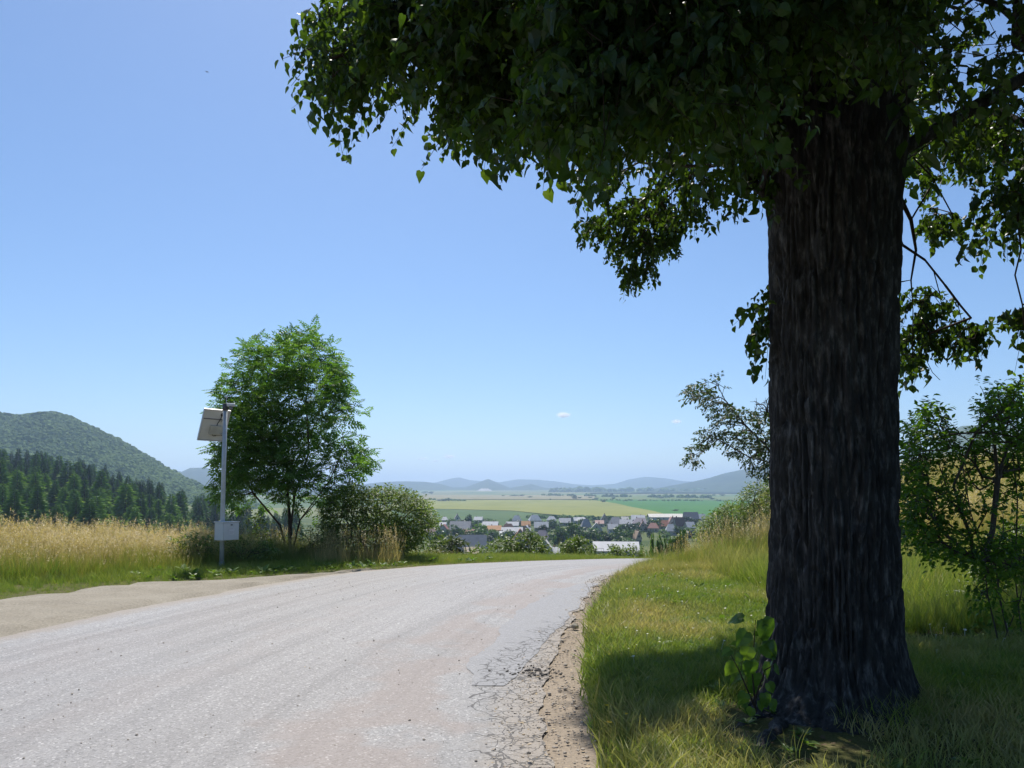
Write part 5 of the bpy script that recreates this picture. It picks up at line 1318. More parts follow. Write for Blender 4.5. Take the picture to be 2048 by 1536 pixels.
# ---------------------------------------------------------------- pole with solar panel and cabinet
def solar_pole():
    g = ground(443, 1137); g[2] = float(zg(g[0], g[1]))
    t = thing("solar_pole", "white pole with a solar panel seen from behind and a grey cabinet", "pole", tuple(g))
    GALV = plain("galvanised_steel", (0.50, 0.52, 0.53), .5, .4, .12, 8, .35); WHITE = plain("grey_white_paint", (0.62, 0.63, 0.64), .5, .4, .05, 5)
    CREAM = plain("backsheet", (0.66, 0.64, 0.60), .6, .3, .05, 6); DARK = plain("black_plastic", (0.02, 0.02, 0.022), .5); CEL = plain("solar_cells", (0.012, 0.016, 0.04), .15, .6)
    BRACE = plain('brace_grey', (0.16, 0.16, 0.17), .5, .4)
    H = 3.48
    mb = MB(); mb.tube([(0, 0, -.3), (0, 0, 1), (.005, 0, 2), (.012, 0, H)], .046, 16); part("pole", mb, GALV, t, True)
    mb = MB(); mb.tube([(0, 0, -.02), (0, 0, .14)], .052, 16); part("sleeve", mb, plain("dull_steel", (0.26, 0.28, 0.29), .6, .4, .15, 10), t, True)
    mb = MB(); mb.tube([(.012, 0, H - .12), (.012, 0, H + .03)], .056, 16); part("collar", mb, plain("dark_collar", (0.08, 0.085, 0.09), .5), t, True)
    # camera on a short arm at the top
    mb = MB(); mb.tube([(.01, 0, H - .02), (.09, -.01, H + .0)], .018, 8); mb.box((.05, -.05, H - .035), (.22, .03, H + .035), .015); cb = part("camera_body", mb, WHITE, t)
    mb = MB(); mb.tube([(.13, -.01, H - .03), (.135, -.01, H - .10)], [.035, .045], 12); part("lens_dome", mb, plain("smoked_dome", (0.22, 0.21, 0.22), .2, .5), cb, True)
    mb = MB(); mb.tube([(.03, 0, H + .02), (.03, 0, H + .16)], .006, 6); mb.tube([(.03, 0, H + .16), (.03, 0, H + .20)], [.03, .012], 10); part("antenna", mb, WHITE, t)
    # panel
    def local(az, tilt, c):
        n = Vector((math.sin(az) * math.cos(tilt), math.cos(az) * math.cos(tilt), math.sin(tilt)))     # outward normal, away from the road
        x = Vector((0, 0, 1)).cross(n).normalized(); y = n.cross(x)
        M = Matrix((x, y, n)).transposed().to_4x4(); M.translation = c; return M
    M = local(math.radians(-50), math.radians(23), Vector((-.285, .16, H - .42)))
    w, h = .30, .36
    fr = MB()
    for lo, hi in (((-w, -h, -.02), (-w + .022, h, .02)), ((w - .022, -h, -.02), (w, h, .02)), ((-w + .022, -h, -.02), (w - .022, -h + .022, .02)), ((-w + .022, h - .022, -.02), (w - .022, h, .02))): fr.box(lo, hi, 0, M)
    pf = link("solar_panel", fr.mesh("solar_panel", plain("aluminium_frame", (0.55, 0.55, 0.56), .4, .5, .05, 5, .5)), t)
    b = MB(); b.box((-w + .024, -h + .024, -.006), (w - .024, h - .024, .004), 0, M); part("backsheet", b, CREAM, pf)
    b = MB(); b.box((-w + .024, -h + .024, .006), (w - .024, h - .024, .012), 0, M); part("cells", b, CEL, pf)
    for yy, x0, x1 in ((.14, -w + .026, w - .026), (-.10, -w + .026, -.02), (-.22, -w + .026, -.05)):
        b = MB(); b.box((min(x0, x1), yy - .009, -.017), (max(x0, x1), yy + .009, -.008), 0, M); part("brace", b, BRACE, pf)
    # the panel is mirrored seen from behind: its +x points left there
    b = MB(); b.box((-.19, -.21, -.055), (.09, -.0, -.008), .008, M); part("junction_box", b, plain("cream_box", (0.58, 0.55, 0.47), .6), pf)
    b = MB(); V = []
    th = np.linspace(0, 2 * math.pi, 17)[:-1]
    V = [tuple(M @ Vector((-.12 + .026 * math.cos(a), .25 + .042 * math.sin(a), z))) for z in (-.008, -.022) for a in th]
    b.add(V, [(i, (i + 1) % 16, 16 + (i + 1) % 16, 16 + i) for i in range(16)], [(16, 16 + i, 16 + i + 1) for i in range(1, 15)]); part("grommet", b, DARK, pf)
    b = MB(); b.tube([tuple(M @ Vector(p)) for p in ((-.12, .24, -.02), (-.10, .15, -.03), (-.06, .06, -.025), (-.05, 0, -.03))], .008, 6); part("cable", b, DARK, pf)
    b = MB(); b.tube([tuple(M @ Vector(p)) for p in ((.02, -.20, -.05), (-.02, -.235, -.04), (-.07, -.225, -.045))], .007, 6); part("cable", b, DARK, pf)
    b = MB(); b.tube([(0, 0, H - .30), tuple(M @ Vector((-.15, .10, -.02)))], .016, 8); b.tube([(0, 0, H - .62), tuple(M @ Vector((-.18, -.18, -.02)))], .016, 8); part("bracket", b, GALV, t)
    # cabinet, turned towards the road on the right
    az = math.atan2(-g[1], -g[0]) + math.radians(34)
    f = Vector((math.cos(az), math.sin(az), 0)); sx = Vector((-f.y, f.x, 0))
    C = Matrix((sx, -f, Vector((0, 0, 1)))).transposed().to_4x4()
    if C.to_3x3().determinant() < 0: C = Matrix((-sx, -f, Vector((0, 0, 1)))).transposed().to_4x4()
    C.translation = Vector((0, 0, .60)) + f * .03 + Vector((.075, 0, 0))
    b = MB(); b.box((-.19, -.15, 0), (.19, .15, .375), .006, C); cab = link("cabinet", b.mesh("cabinet", WHITE), t)
    b = MB(); b.box((-.205, -.17, .375), (.205, .165, .392), .004, C); part("lid", b, plain("pale_lid", (0.75, 0.75, 0.74), .4), cab)
    b = MB(); b.box((-.182, -.166, .012), (.182, -.152, .366), .003, C); door = part("door", b, plain("door_paint", (0.66, 0.67, 0.68), .5, .4, .04), cab)
    b = MB(); b.box((-.02, -.178, .315), (.022, -.168, .333), 0, C); part("lock", b, DARK, cab)
    b = MB(); b.box((-.06, -.1705, .12), (.065, -.1672, .265), 0, C); part("sticker", b, plain("sticker_white", (0.74, 0.73, 0.75), .5, .3, .03), cab)
    b = MB()
    for zz in (.25, .235, .185, .165, .145): b.box((-.045, -.1722, zz - .0028), (.05 - .02 * (zz < .15), -.1712, zz + .0028), 0, C)
    part("sticker_lines", b, plain("print_grey", (0.5, 0.49, 0.52), .6), cab)
solar_pole()

# ---------------------------------------------------------------- conifer wood on the left slope
SPRUCE = [leaf_mat("spruce_needles", (0.045, 0.095, 0.04), (0.07, 0.13, 0.05), (0.10, 0.165, 0.06), trans=.35), leaf_mat("larch_needles", (0.14, 0.24, 0.05), (0.19, 0.29, 0.065), (0.25, 0.34, 0.085), trans=.42), leaf_mat("pine_needles", (0.085, 0.165, 0.048), (0.12, 0.21, 0.058), (0.165, 0.255, 0.072), trans=.4)]
def conifer_mesh(seed, kind):
    r = np.random.default_rng(seed); V = []; F = []; n = 0; tint = []
    tiers = 36; pw = (.66, .46, .50)[kind]; rad0 = (.20, .27, .24)[kind]; z0 = .08
    for i in range(tiers):
        f = i / (tiers - 1); z = z0 + (1 - z0) * (f ** .95)
        R = rad0 * (1 - f) ** pw * (.85 + .3 * r.random()) + .006
        nb = int(9 + 13 * (1 - f)); a0 = r.uniform(0, 6.28)
        for k in range(nb):
            a = a0 + 6.283 * k / nb + r.normal(0, .2); L = R * r.uniform(.6, 1.15); dr = -L * r.uniform(.0, .5) * (1 - .7 * f)
            w = .032 * (1 - .6 * f) * r.uniform(.8, 1.4)
            c, s = math.cos(a), math.sin(a); t = np.array((-s, c, 0)); d = np.array((c, s, 0)); o = np.array((0, 0, z))
            tn = r.random()
            P = [o, o + d * L * .55 + t * w + (0, 0, dr * .3), o + d * L + (0, 0, dr), o + d * L * .55 - t * w + (0, 0, dr * .3), o + d * L * .5 + (0, 0, dr * .3 - w * 1.5)]
            V += P; F += [(n, n + 1, n + 2), (n, n + 2, n + 3), (n, n + 4, n + 2)]; n += 5; tint += [tn] * 5
    return mesh_np("crown", np.array(V), [np.array(F)], SPRUCE[kind], attrs={'tint': tint})
CONI = [[conifer_mesh(10 * k + j, k) for j in range(3)] for k in range(3)]
mbt = MB(); mbt.tube([(0, 0, -.03), (0, 0, .4), (0, 0, .9)], [.014, .009, .003], 6); CTRUNK = mbt.mesh("trunk", BARK_BROWN, True)
def wood():
    pts = []
    for _ in range(6000):
        Y = rng.uniform(215, 560); u = rng.uniform(-.78, -.285)
        x = u * Y
        if Y > 560 - 200 * np.interp(u, [-.7, -.38], [0, 1]) + 60: continue
        sp = 8.5 if Y < 300 else 9.5
        if all((x - a) ** 2 + (Y - b) ** 2 > sp * sp for a, b in pts): pts.append((x, Y))
    pts = np.array(pts)
    P = place(pts[:, 0], pts[:, 1]); d = pts[:, 1]
    H = np.where(d < 285, rng.uniform(15, 22, len(P)), rng.uniform(18, 27, len(P))) * np.interp(pts[:, 0] / d, [-.7, -.45, -.3], [1.12, 1.0, .9])
    # nearest 230: trees that show; what stands wholly behind others is left out
    o = np.argsort(d); keep = []; top = {}
    px, py, _ = proj(P + np.stack([0 * H, 0 * H, H], -1))
    for i in o:
        b = int(px[i] // 9); w = [top.get(b + k, 9999) for k in (-1, 0, 1)]
        if py[i] < min(w) + 10 or min(w) > 9000 or py[i] < max(w) - 4:
            keep.append(i)
            for k in (-1, 0, 1): top[b + k] = min(top.get(b + k, 9999), py[i])
    keep = [i for i in keep if -30 < px[i] < 640][:240]
    info = []
    for i in keep:
        u = pts[i, 0] / d[i]
        q = rng.random()
        kind = (1 if q < .5 else 2) if d[i] < 330 and u < -.41 and q < .88 else (0 if q < .62 else 2)
        info.append((i, kind))
    rows = {0: [], 1: [], 2: []}
    for i, k in info: rows[k].append((px[i], i))
    wh = {0: 'at the near edge of the left wood', 1: 'inside the left wood', 2: 'high in the wood'}
    kn = ["dark spruce", "light green larch", "mid green pine"]; nm = ["spruce_tree", "larch_tree", "pine_tree"]
    for k in range(3):
        for n_, (pxx, i) in enumerate(sorted(rows[k])):
            where = wh[0 if d[i] < 285 else (1 if d[i] < 400 else 2)]
            t = thing(nm[k], "%s %s, %s %s from the left" % (kn[k], where, ordinal(n_ + 1), kn[k].split()[-1]), "tree", tuple(P[i]), "conifers of the wood on the left slope", rz=rng.uniform(0, 6.28))
            s = H[i]; ws = rng.uniform(.85, 1.2) * s
            link("crown", CONI[k][int(rng.integers(3))], t).scale = (ws, ws, s)
            link("trunk", CTRUNK, t).scale = (s, s, s)
wood()

# canopy of the wooded hill, a mass of far crowns
def blob(seed, mat):
    import bmesh
    bm = bmesh.new(); bmesh.ops.create_icosphere(bm, subdivisions=2, radius=1); r = random.Random(seed)
    for v in bm.verts: v.co = v.co * r.uniform(.72, 1.25)
    me = bpy.data.meshes.new("far_crown"); bm.to_mesh(me); bm.free(); me.materials.append(mat); return bpy.data.objects.new("far_crown", me)
def far_leaf(name, a, b):
    m, nt = mat_new(name); oi = N(nt, 'ShaderNodeObjectInfo')
    n = noise(nt, coords(nt), 2.5, 3)
    pn = noise(nt, oi.outputs['Location'], .005, 5, .65)
    f = math_n(nt, 'ADD', math_n(nt, 'ADD', math_n(nt, 'MULTIPLY', oi.outputs['Random'], .35), math_n(nt, 'MULTIPLY', n, .15)), math_n(nt, 'SUBTRACT', math_n(nt, 'MULTIPLY', pn, 1.6), .55))
    finish(nt, ramp(nt, f, [(.15, a), (.85, b)]), .9, .1); return m
FARLEAF = far_leaf("far_crowns", (0.06, 0.115, 0.035), (0.125, 0.19, 0.055))
BLOBS = [blob(k, FARLEAF) for k in range(3)]
us_, t_, HX, HY, HZ = HILL
def hill_pts(n):
    nv, nu = HX.shape
    i = rng.uniform(4, int(nv * .93), n); j = rng.uniform(0, nu - 1.01, n); i0 = i.astype(int); j0 = j.astype(int); fi, fj = i - i0, j - j0
    def L(A): return (A[i0, j0] * (1 - fi) + A[i0 + 1, j0] * fi) * (1 - fj) + (A[i0, j0 + 1] * (1 - fi) + A[i0 + 1, j0 + 1] * fi) * fj
    return np.stack([L(HX), L(HY), L(HZ)], -1)
P = hill_pts(42000); px, py, _ = proj(P); P = P[(px > -80) & (px < 700) & (P[:, 2] > -28)]
scatter("hill_woodland", P, rng.lognormal(1.12, .3, len(P)), np.zeros(len(P)), BLOBS)

# ---------------------------------------------------------------- broadleaf trees of the valley
TOWN_LEAF = [leaf_mat("dark_broadleaf", (0.035, 0.075, 0.025), (0.055, 0.105, 0.034), (0.08, 0.14, 0.045), trans=.25), leaf_mat("green_broadleaf", (0.06, 0.125, 0.03), (0.09, 0.165, 0.04), (0.13, 0.21, 0.055), trans=.3), leaf_mat("blue_conifer", (0.028, 0.055, 0.033), (0.042, 0.075, 0.043), (0.06, 0.10, 0.055), trans=.15)]
def crown_mesh(seed, mat, kind):
    r = np.random.default_rng(seed); n = 420 if kind != 'tall' else 360
    lob = r.normal(0, .22, (9, 3)); lob[:, 2] *= .7; lr = r.uniform(.2, .32, 9)
    P = []
    for _ in range(n):
        k = r.integers(9); q = r.normal(0, 1, 3); q /= np.linalg.norm(q); P.append(lob[k] + q * lr[k] * r.uniform(.55, 1.05))
    P = np.array(P); P[:, 2] = P[:, 2] * .9 + .55
    if kind == 'tall': P[:, :2] *= .45; P[:, 2] = (P[:, 2] - .55) * 1.15 + .55
    if kind == 'cone': P[:, :2] *= np.clip(1.25 - P[:, 2:3], .05, 1) * 1.2
    P[:, 2] = .10 + .84 * (P[:, 2] - P[:, 2].min()) / (P[:, 2].max() - P[:, 2].min())
    nrm = norm(P - np.array([0, 0, .5]) + r.normal(0, .25, P.shape)); tip = norm(np.cross(nrm, r.normal(0, 1, P.shape)))
    return leaves_mesh("crown", P, frames(tip, nrm), r.uniform(.10, .17, n), mat, CLUMP, tint=r.random(n))
CROWNS = {(k, kd): [crown_mesh(100 * k + 7 * j + len(kd), TOWN_LEAF[k], kd) for j in range(3)] for k in range(3) for kd in ('round', 'tall', 'cone')}
mbt = MB(); mbt.tube([(0, 0, -.03), (0, 0, .25), (.02, 0, .6)], [.03, .022, .01], 7); BTRUNK = mbt.mesh("trunk", BARK_BROWN, True)
def valley_tree(px, pyb, wpx, hpx, kind, k, label, group, Y=None, name="broadleaf_tree"):
    if Y is None: g = ground(px, pyb)
    else: g = np.array(at(px, pyb, Y)); g[2] = min(g[2], float(zg(g[0], g[1])) + .0)
    s = FOC / g[1]; h = hpx / s; w = wpx / s
    if Y is not None: h = (at(px, pyb - hpx, Y)[2] - g[2])
    t = thing(name, label, "tree", tuple(g), group, rz=rng.uniform(0, 6.28))
    c = link("crown", CROWNS[(k, kind)][int(rng.integers(3))], t); ww = w * (1.1 if kind == 'round' else 2.0)
    c.scale = (ww, ww, h * .98); link("trunk", BTRUNK, t).scale = (h * .6, h * .6, h)
TG = "trees among the houses of the town"
for (px, pb, w, h, kind, k, lab) in [
    (870, 1092, 42, 34, 'round', 0, "broad dark tree left of the big grey barn roof"), (915, 1082, 27, 34, 'round', 0, "dark round tree just above the left end of the big grey roof"),
    (955, 1082, 40, 36, 'round', 1, "wide green tree above the right end of the big grey roof"), (953, 1060, 22, 20, 'round', 0, "dark tree behind the wide green tree above the grey roof"),
    (939, 1050, 13, 24, 'tall', 0, "tall slim dark tree at the far left edge of town below the fields"), (902, 1050, 20, 14, 'round', 1, "small tree between far roofs at the town's left edge"),
    (978, 1088, 12, 18, 'cone', 2, "small dark conifer by the right gable of the big grey roof"), (990, 1077, 26, 20, 'round', 1, "green tree in front of the orange roof in the middle of town"),
    (1087, 1070, 13, 22, 'cone', 2, "narrow dark conifer left of the tall central trees"), (1110, 1062, 30, 24, 'round', 0, "dark tree behind the big central tree"),
    (1116, 1096, 40, 42, 'round', 0, "big dark central tree right of the white gabled house"), (1148, 1088, 30, 46, 'round', 0, "tallest dark tree in the centre of town"),
    (1180, 1092, 42, 38, 'round', 0, "broad dark tree right of the tallest tree, above the long pale roof"), (1206, 1086, 26, 26, 'round', 2, "dark blue-green tree above the middle of the long pale roof"),
    (1242, 1088, 42, 34, 'round', 0, "big round dark tree above the right half of the long pale roof"), (1266, 1068, 30, 24, 'round', 2, "dark tree behind the big round tree on the right of town"),
    (1260, 1094, 30, 20, 'round', 1, "lighter small tree at the right end of the long pale roof"), (1310, 1062, 28, 28, 'round', 0, "dark tree left of the red-roofed houses on the right"),
    (1385, 1062, 20, 26, 'tall', 2, "blue-green tree by the right edge of the town"), (1155, 1098, 34, 18, 'round', 1, "light green tree low in front of the tallest dark tree"),
    (858, 1052, 16, 16, 'round', 0, "dark tree at the far left of town beside the hawthorn bush"), (1010, 1078, 20, 14, 'round', 1, "green tree left of the light grey hall roof"),
    (1232, 1060, 16, 12, 'round', 0, "small dark tree in the middle distance right of the white roofs"), (1328, 1072, 20, 14, 'round', 1, "small green tree below the pink-roofed house"),
    (1060, 1080, 16, 12, 'round', 1, "small green tree beside the brick-red gable"), (1345, 1062, 14, 12, 'round', 0, "small dark tree between the red roofs on the right"),
    (925, 1048, 18, 10, 'round', 0, "low dark tree at the far edge of town, left of the slim tall one"), (972, 1046, 26, 9, 'round', 0, "low spreading trees' lead crown under the dark pasture")]:
    valley_tree(px, pb, w, h, kind, k, lab, TG)
gt = []
for _ in range(400):
    px, pb = rng.uniform(848, 1385), rng.uniform(1046, 1088)
    if len(gt) < 62 and all(abs(px - a) + 2.2 * abs(pb - b) > 22 for a, b in gt): gt.append((px, pb))
for n_, (px, pb) in enumerate(sorted(gt)):
    s_ = (pb - 985) / 62; kd = int(rng.integers(3)); sh = ('round', 'round', 'round', 'cone', 'tall')[int(rng.integers(5))]
    valley_tree(px, pb, (7 + 9 * rng.random()) * s_, (6 + 8 * rng.random()) * s_ * (1.25 if sh != 'round' else 1), sh, kd, "small %s garden tree among the town houses, %s from the left" % (("dark", "green", "blue-green")[kd], ordinal(n_ + 1)), "garden trees between the houses")
NG = "trees at the town's near edge by the road crest"
valley_tree(1291, 1112, 30, 54, 'round', 1, "tall green tree rising just beyond the end of the road", NG, Y=70)
for n_, (px, h, w) in enumerate([(1306, 40, 9), (1314, 36, 9), (1322, 42, 10), (1331, 38, 9), (1340, 40, 10)]):
    valley_tree(px, 1108, w, h, 'tall', 1, "slim poplar, %s from the left in the row of five beyond the road end" % ordinal(n_ + 1), "row of five poplars", Y=95, name="poplar_tree")
valley_tree(1358, 1106, 34, 50, 'round', 0, "dark round tree at the right end of the poplar row", NG, Y=85)
# hedgerow trees out in the fields
FX = sorted([1150, 1159, 1227, 1193, 1207, 897, 888, 880, 1351, 1322, 1180, 1060, 1044, 1028, 1006, 862, 850, 1425, 1444, 1427, 1100, 1250, 1280])
for n_, (px, py, w, h) in enumerate([(1150, 999, 9, 9), (1159, 998, 7, 5), (1227, 999, 7, 6), (1193, 1000, 8, 5), (1207, 1005, 9, 6), (897, 1003, 7, 8), (888, 1003, 12, 5), (880, 1003, 14, 4), (1351, 1023, 10, 5), (1322, 997, 9, 4), (1180, 997, 8, 4), (1060, 996, 9, 4), (1044, 993, 10, 4), (1028, 993, 16, 4), (1006, 993, 9, 3), (862, 988, 10, 6), (850, 987, 12, 5), (1425, 999, 12, 4), (1444, 992, 10, 4), (1427, 992, 8, 4), (1100, 1000, 6, 3), (1250, 1003, 8, 3), (1280, 1002, 12, 3)]):
    valley_tree(px, py, w, h, 'round', 2 if n_ % 3 == 0 else 0, "small dark tree out in the far fields, %s of them from the left" % ordinal(1 + FX.index(px)), "hedgerow trees in the far fields")
# hedge and scrub lines along the field edge above the town (far masses)
def hedge_line(pa, pb, n, s0, s1, name="far_hedge"):
    P = np.array([ground(pa[0] + (pb[0] - pa[0]) * f + rng.normal(0, 1), pa[1] + (pb[1] - pa[1]) * f + rng.normal(0, .25)) for f in rng.random(n)])
    scatter(name, P, rng.uniform(s0, s1, n), np.zeros(n), BLOBS)
hedge_line((1055, 1037), (1270, 1042), 110, 2.5, 5.0); hedge_line((860, 1000), (935, 1003), 40, 3, 6); hedge_line((1080, 992), (1420, 996), 70, 5, 12)
hedge_line((1100, 984), (1300, 983), 60, 12, 30); hedge_line((1320, 985), (1500, 984), 50, 12, 26); hedge_line((1180, 1001), (1470, 1003), 70, 2, 5)

# ---------------------------------------------------------------- the town
WALLM = [plain("cream_wall", (0.38, 0.34, 0.27), .9, .1, .08, .3), plain("white_wall", (0.46, 0.45, 0.42), .9, .1, .06, .3), plain("ochre_wall", (0.52, 0.40, 0.24), .9, .1, .08, .3), plain("grey_wall", (0.36, 0.35, 0.34), .9, .1, .1, .3)]
ROOFM = {k: plain(k.replace(' ', '_') + "_roof", c, .65, .35, .12, .6) for k, c in {
    'silver': (0.44, 0.45, 0.46), 'grey': (0.26, 0.26, 0.27), 'light grey': (0.42, 0.42, 0.43), 'brown': (0.17, 0.095, 0.07), 'dusty red': (0.30, 0.13, 0.10), 'orange': (0.52, 0.25, 0.09),  # silver: sun glint on the metal roofs is put into this pale colour
    'brick red': (0.38, 0.14, 0.075), 'mauve grey': (0.27, 0.23, 0.25), 'dark slate': (0.12, 0.12, 0.145), 'pinkish': (0.42, 0.25, 0.21), 'cream': (0.62, 0.58, 0.50), 'tan': (0.42, 0.31, 0.22)}.items()}
GLASS = plain("window_glass", (0.04, 0.045, 0.055), .15, .5); CHIM = plain("chimney_brick", (0.30, 0.17, 0.12), .9)
WINM = {}
def window_mesh():
    if 'w' not in WINM:
        f = MB()
        for lo, hi in (((-.6, -.06, -.7), (-.5, .03, .7)), ((.5, -.06, -.7), (.6, .03, .7)), ((-.5, -.06, .6), (.5, .03, .7)), ((-.5, -.06, -.7), (.5, .03, -.6)), ((-.04, -.05, -.6), (.04, .02, .6))): f.box(lo, hi)
        p = MB(); p.box((-.5, -.02, -.6), (.5, .01, .6))
        WINM['w'] = f.mesh("window", WALLM[1]); WINM['p'] = p.mesh("pane", GLASS)
    return WINM['w'], WINM['p']
def house(px0, px1, pt, pb, roof, wall, style, where, rot=None, wide=False):
    """roof spans px0..px1 and pt..pb in the photo; stands on the valley floor"""
    cx = (px0 + px1) / 2
    # distance: eaves stand 2.7 m over the ground
    g = None
    for Y in np.geomspace(150, 1400, 500):
        e = at(cx, pb, Y)
        if e[2] - zg(e[0], Y) <= 3.0: g = np.array([e[0], Y, float(zg(e[0], Y))]); break
    if g is None: g = ground(cx, pb + 6)
    w = (px1 - px0) / FOC * g[1]; eave = at(cx, pb, g[1])[2] - g[2]; top = at(cx, pt, g[1])[2] - g[2]
    eave = max(eave, 2.2); rh = max((top - eave) * 1.25, 1.0); dep = min(max(w * .7, 7), 13)
    lab = "%s-roofed %s %s" % (roof, 'long hall' if wide else ('gabled house' if style != 'hip' else 'hip-roofed house'), where)
    t = thing("hall" if wide else "house", lab, "building" if wide else "house", tuple(g), "houses of the town", rz=rng.uniform(-.22, .22) if rot is None else rot)
    hw, hd = w / 2 * .94, dep / 2
    b = MB(); b.box((-hw, -hd, -1.0), (hw, hd, eave))
    if style == 'side':     # ridge across the view
        b.add([(-hw, -hd, eave), (-hw, hd, eave), (-hw, 0, eave + rh * .96), (hw, -hd, eave), (hw, hd, eave), (hw, 0, eave + rh * .96)], (), [(0, 1, 2), (3, 5, 4)])
    elif style == 'front':
        b.add([(-hw, -hd, eave), (hw, -hd, eave), (0, -hd, eave + rh * .96), (-hw, hd, eave), (hw, hd, eave), (0, hd, eave + rh * .96)], (), [(0, 1, 2), (3, 5, 4)])
    part("walls", b, WALLM[wall], t)
    r = MB(); o = .35; th = .18
    W, D = w / 2, hd + .4; e0 = eave - .12
    def slab(q):
        q = [np.array(x, float) for x in q]; n_ = np.cross(q[1] - q[0], q[2] - q[0]); n_ = n_ / np.linalg.norm(n_); n_ = n_ if n_[2] > 0 else -n_
        V = [x + n_ * .03 for x in q] + [x + n_ * th for x in q]; k = len(q)
        if k == 4: r.add(V, [(0, 1, 2, 3), (4, 5, 6, 7)] + [(i, (i + 1) % 4, 4 + (i + 1) % 4, 4 + i) for i in range(4)])
        else: r.add(V, [(i, (i + 1) % 3, 3 + (i + 1) % 3, 3 + i) for i in range(3)], [(0, 1, 2), (3, 4, 5)])
    if style == 'side':
        slab([(-W, -D, e0), (W, -D, e0), (W, 0, eave + rh), (-W, 0, eave + rh)]); slab([(W, D, e0), (-W, D, e0), (-W, 0, eave + rh), (W, 0, eave + rh)])
    elif style == 'front':
        slab([(-W, -D, e0), (0, -D, eave + rh), (0, D, eave + rh), (-W, D, e0)]); slab([(W, D, e0), (0, D, eave + rh), (0, -D, eave + rh), (W, -D, e0)])
    else:
        k = W * .45
        slab([(-W, -D, e0), (W, -D, e0), (k, 0, eave + rh), (-k, 0, eave + rh)]); slab([(W, D, e0), (-W, D, e0), (-k, 0, eave + rh), (k, 0, eave + rh)])
        slab([(-W, -D, e0), (-k, 0, eave + rh), (-W, D, e0)]); slab([(W, -D, e0), (W, D, e0), (k, 0, eave + rh)])
    ro = part("roof", r, ROOFM[roof], t)
    if not wide:
        c = MB(); cxx = rng.uniform(-.5, .5) * W; c.box((cxx - .35, .3, eave + rh * .6), (cxx + .35, 1.0, eave + rh + .9)); part("chimney", c, CHIM, ro)
    wm, pm = window_mesh(); nw = max(2, min(6, int(w / 3.2)))
    for i in range(nw):
        x = -hw + (i + .5) * 2 * hw / nw
        a = link("window", wm, t, loc=(x, -hd - .02, max(.9, eave * .55))); link("pane", pm, a)
    if style == 'front' and rh > 2.4:
        a = link("window", wm, t, loc=(0, -hd - .02, eave + rh * .32)); link("pane", pm, a)
    return t
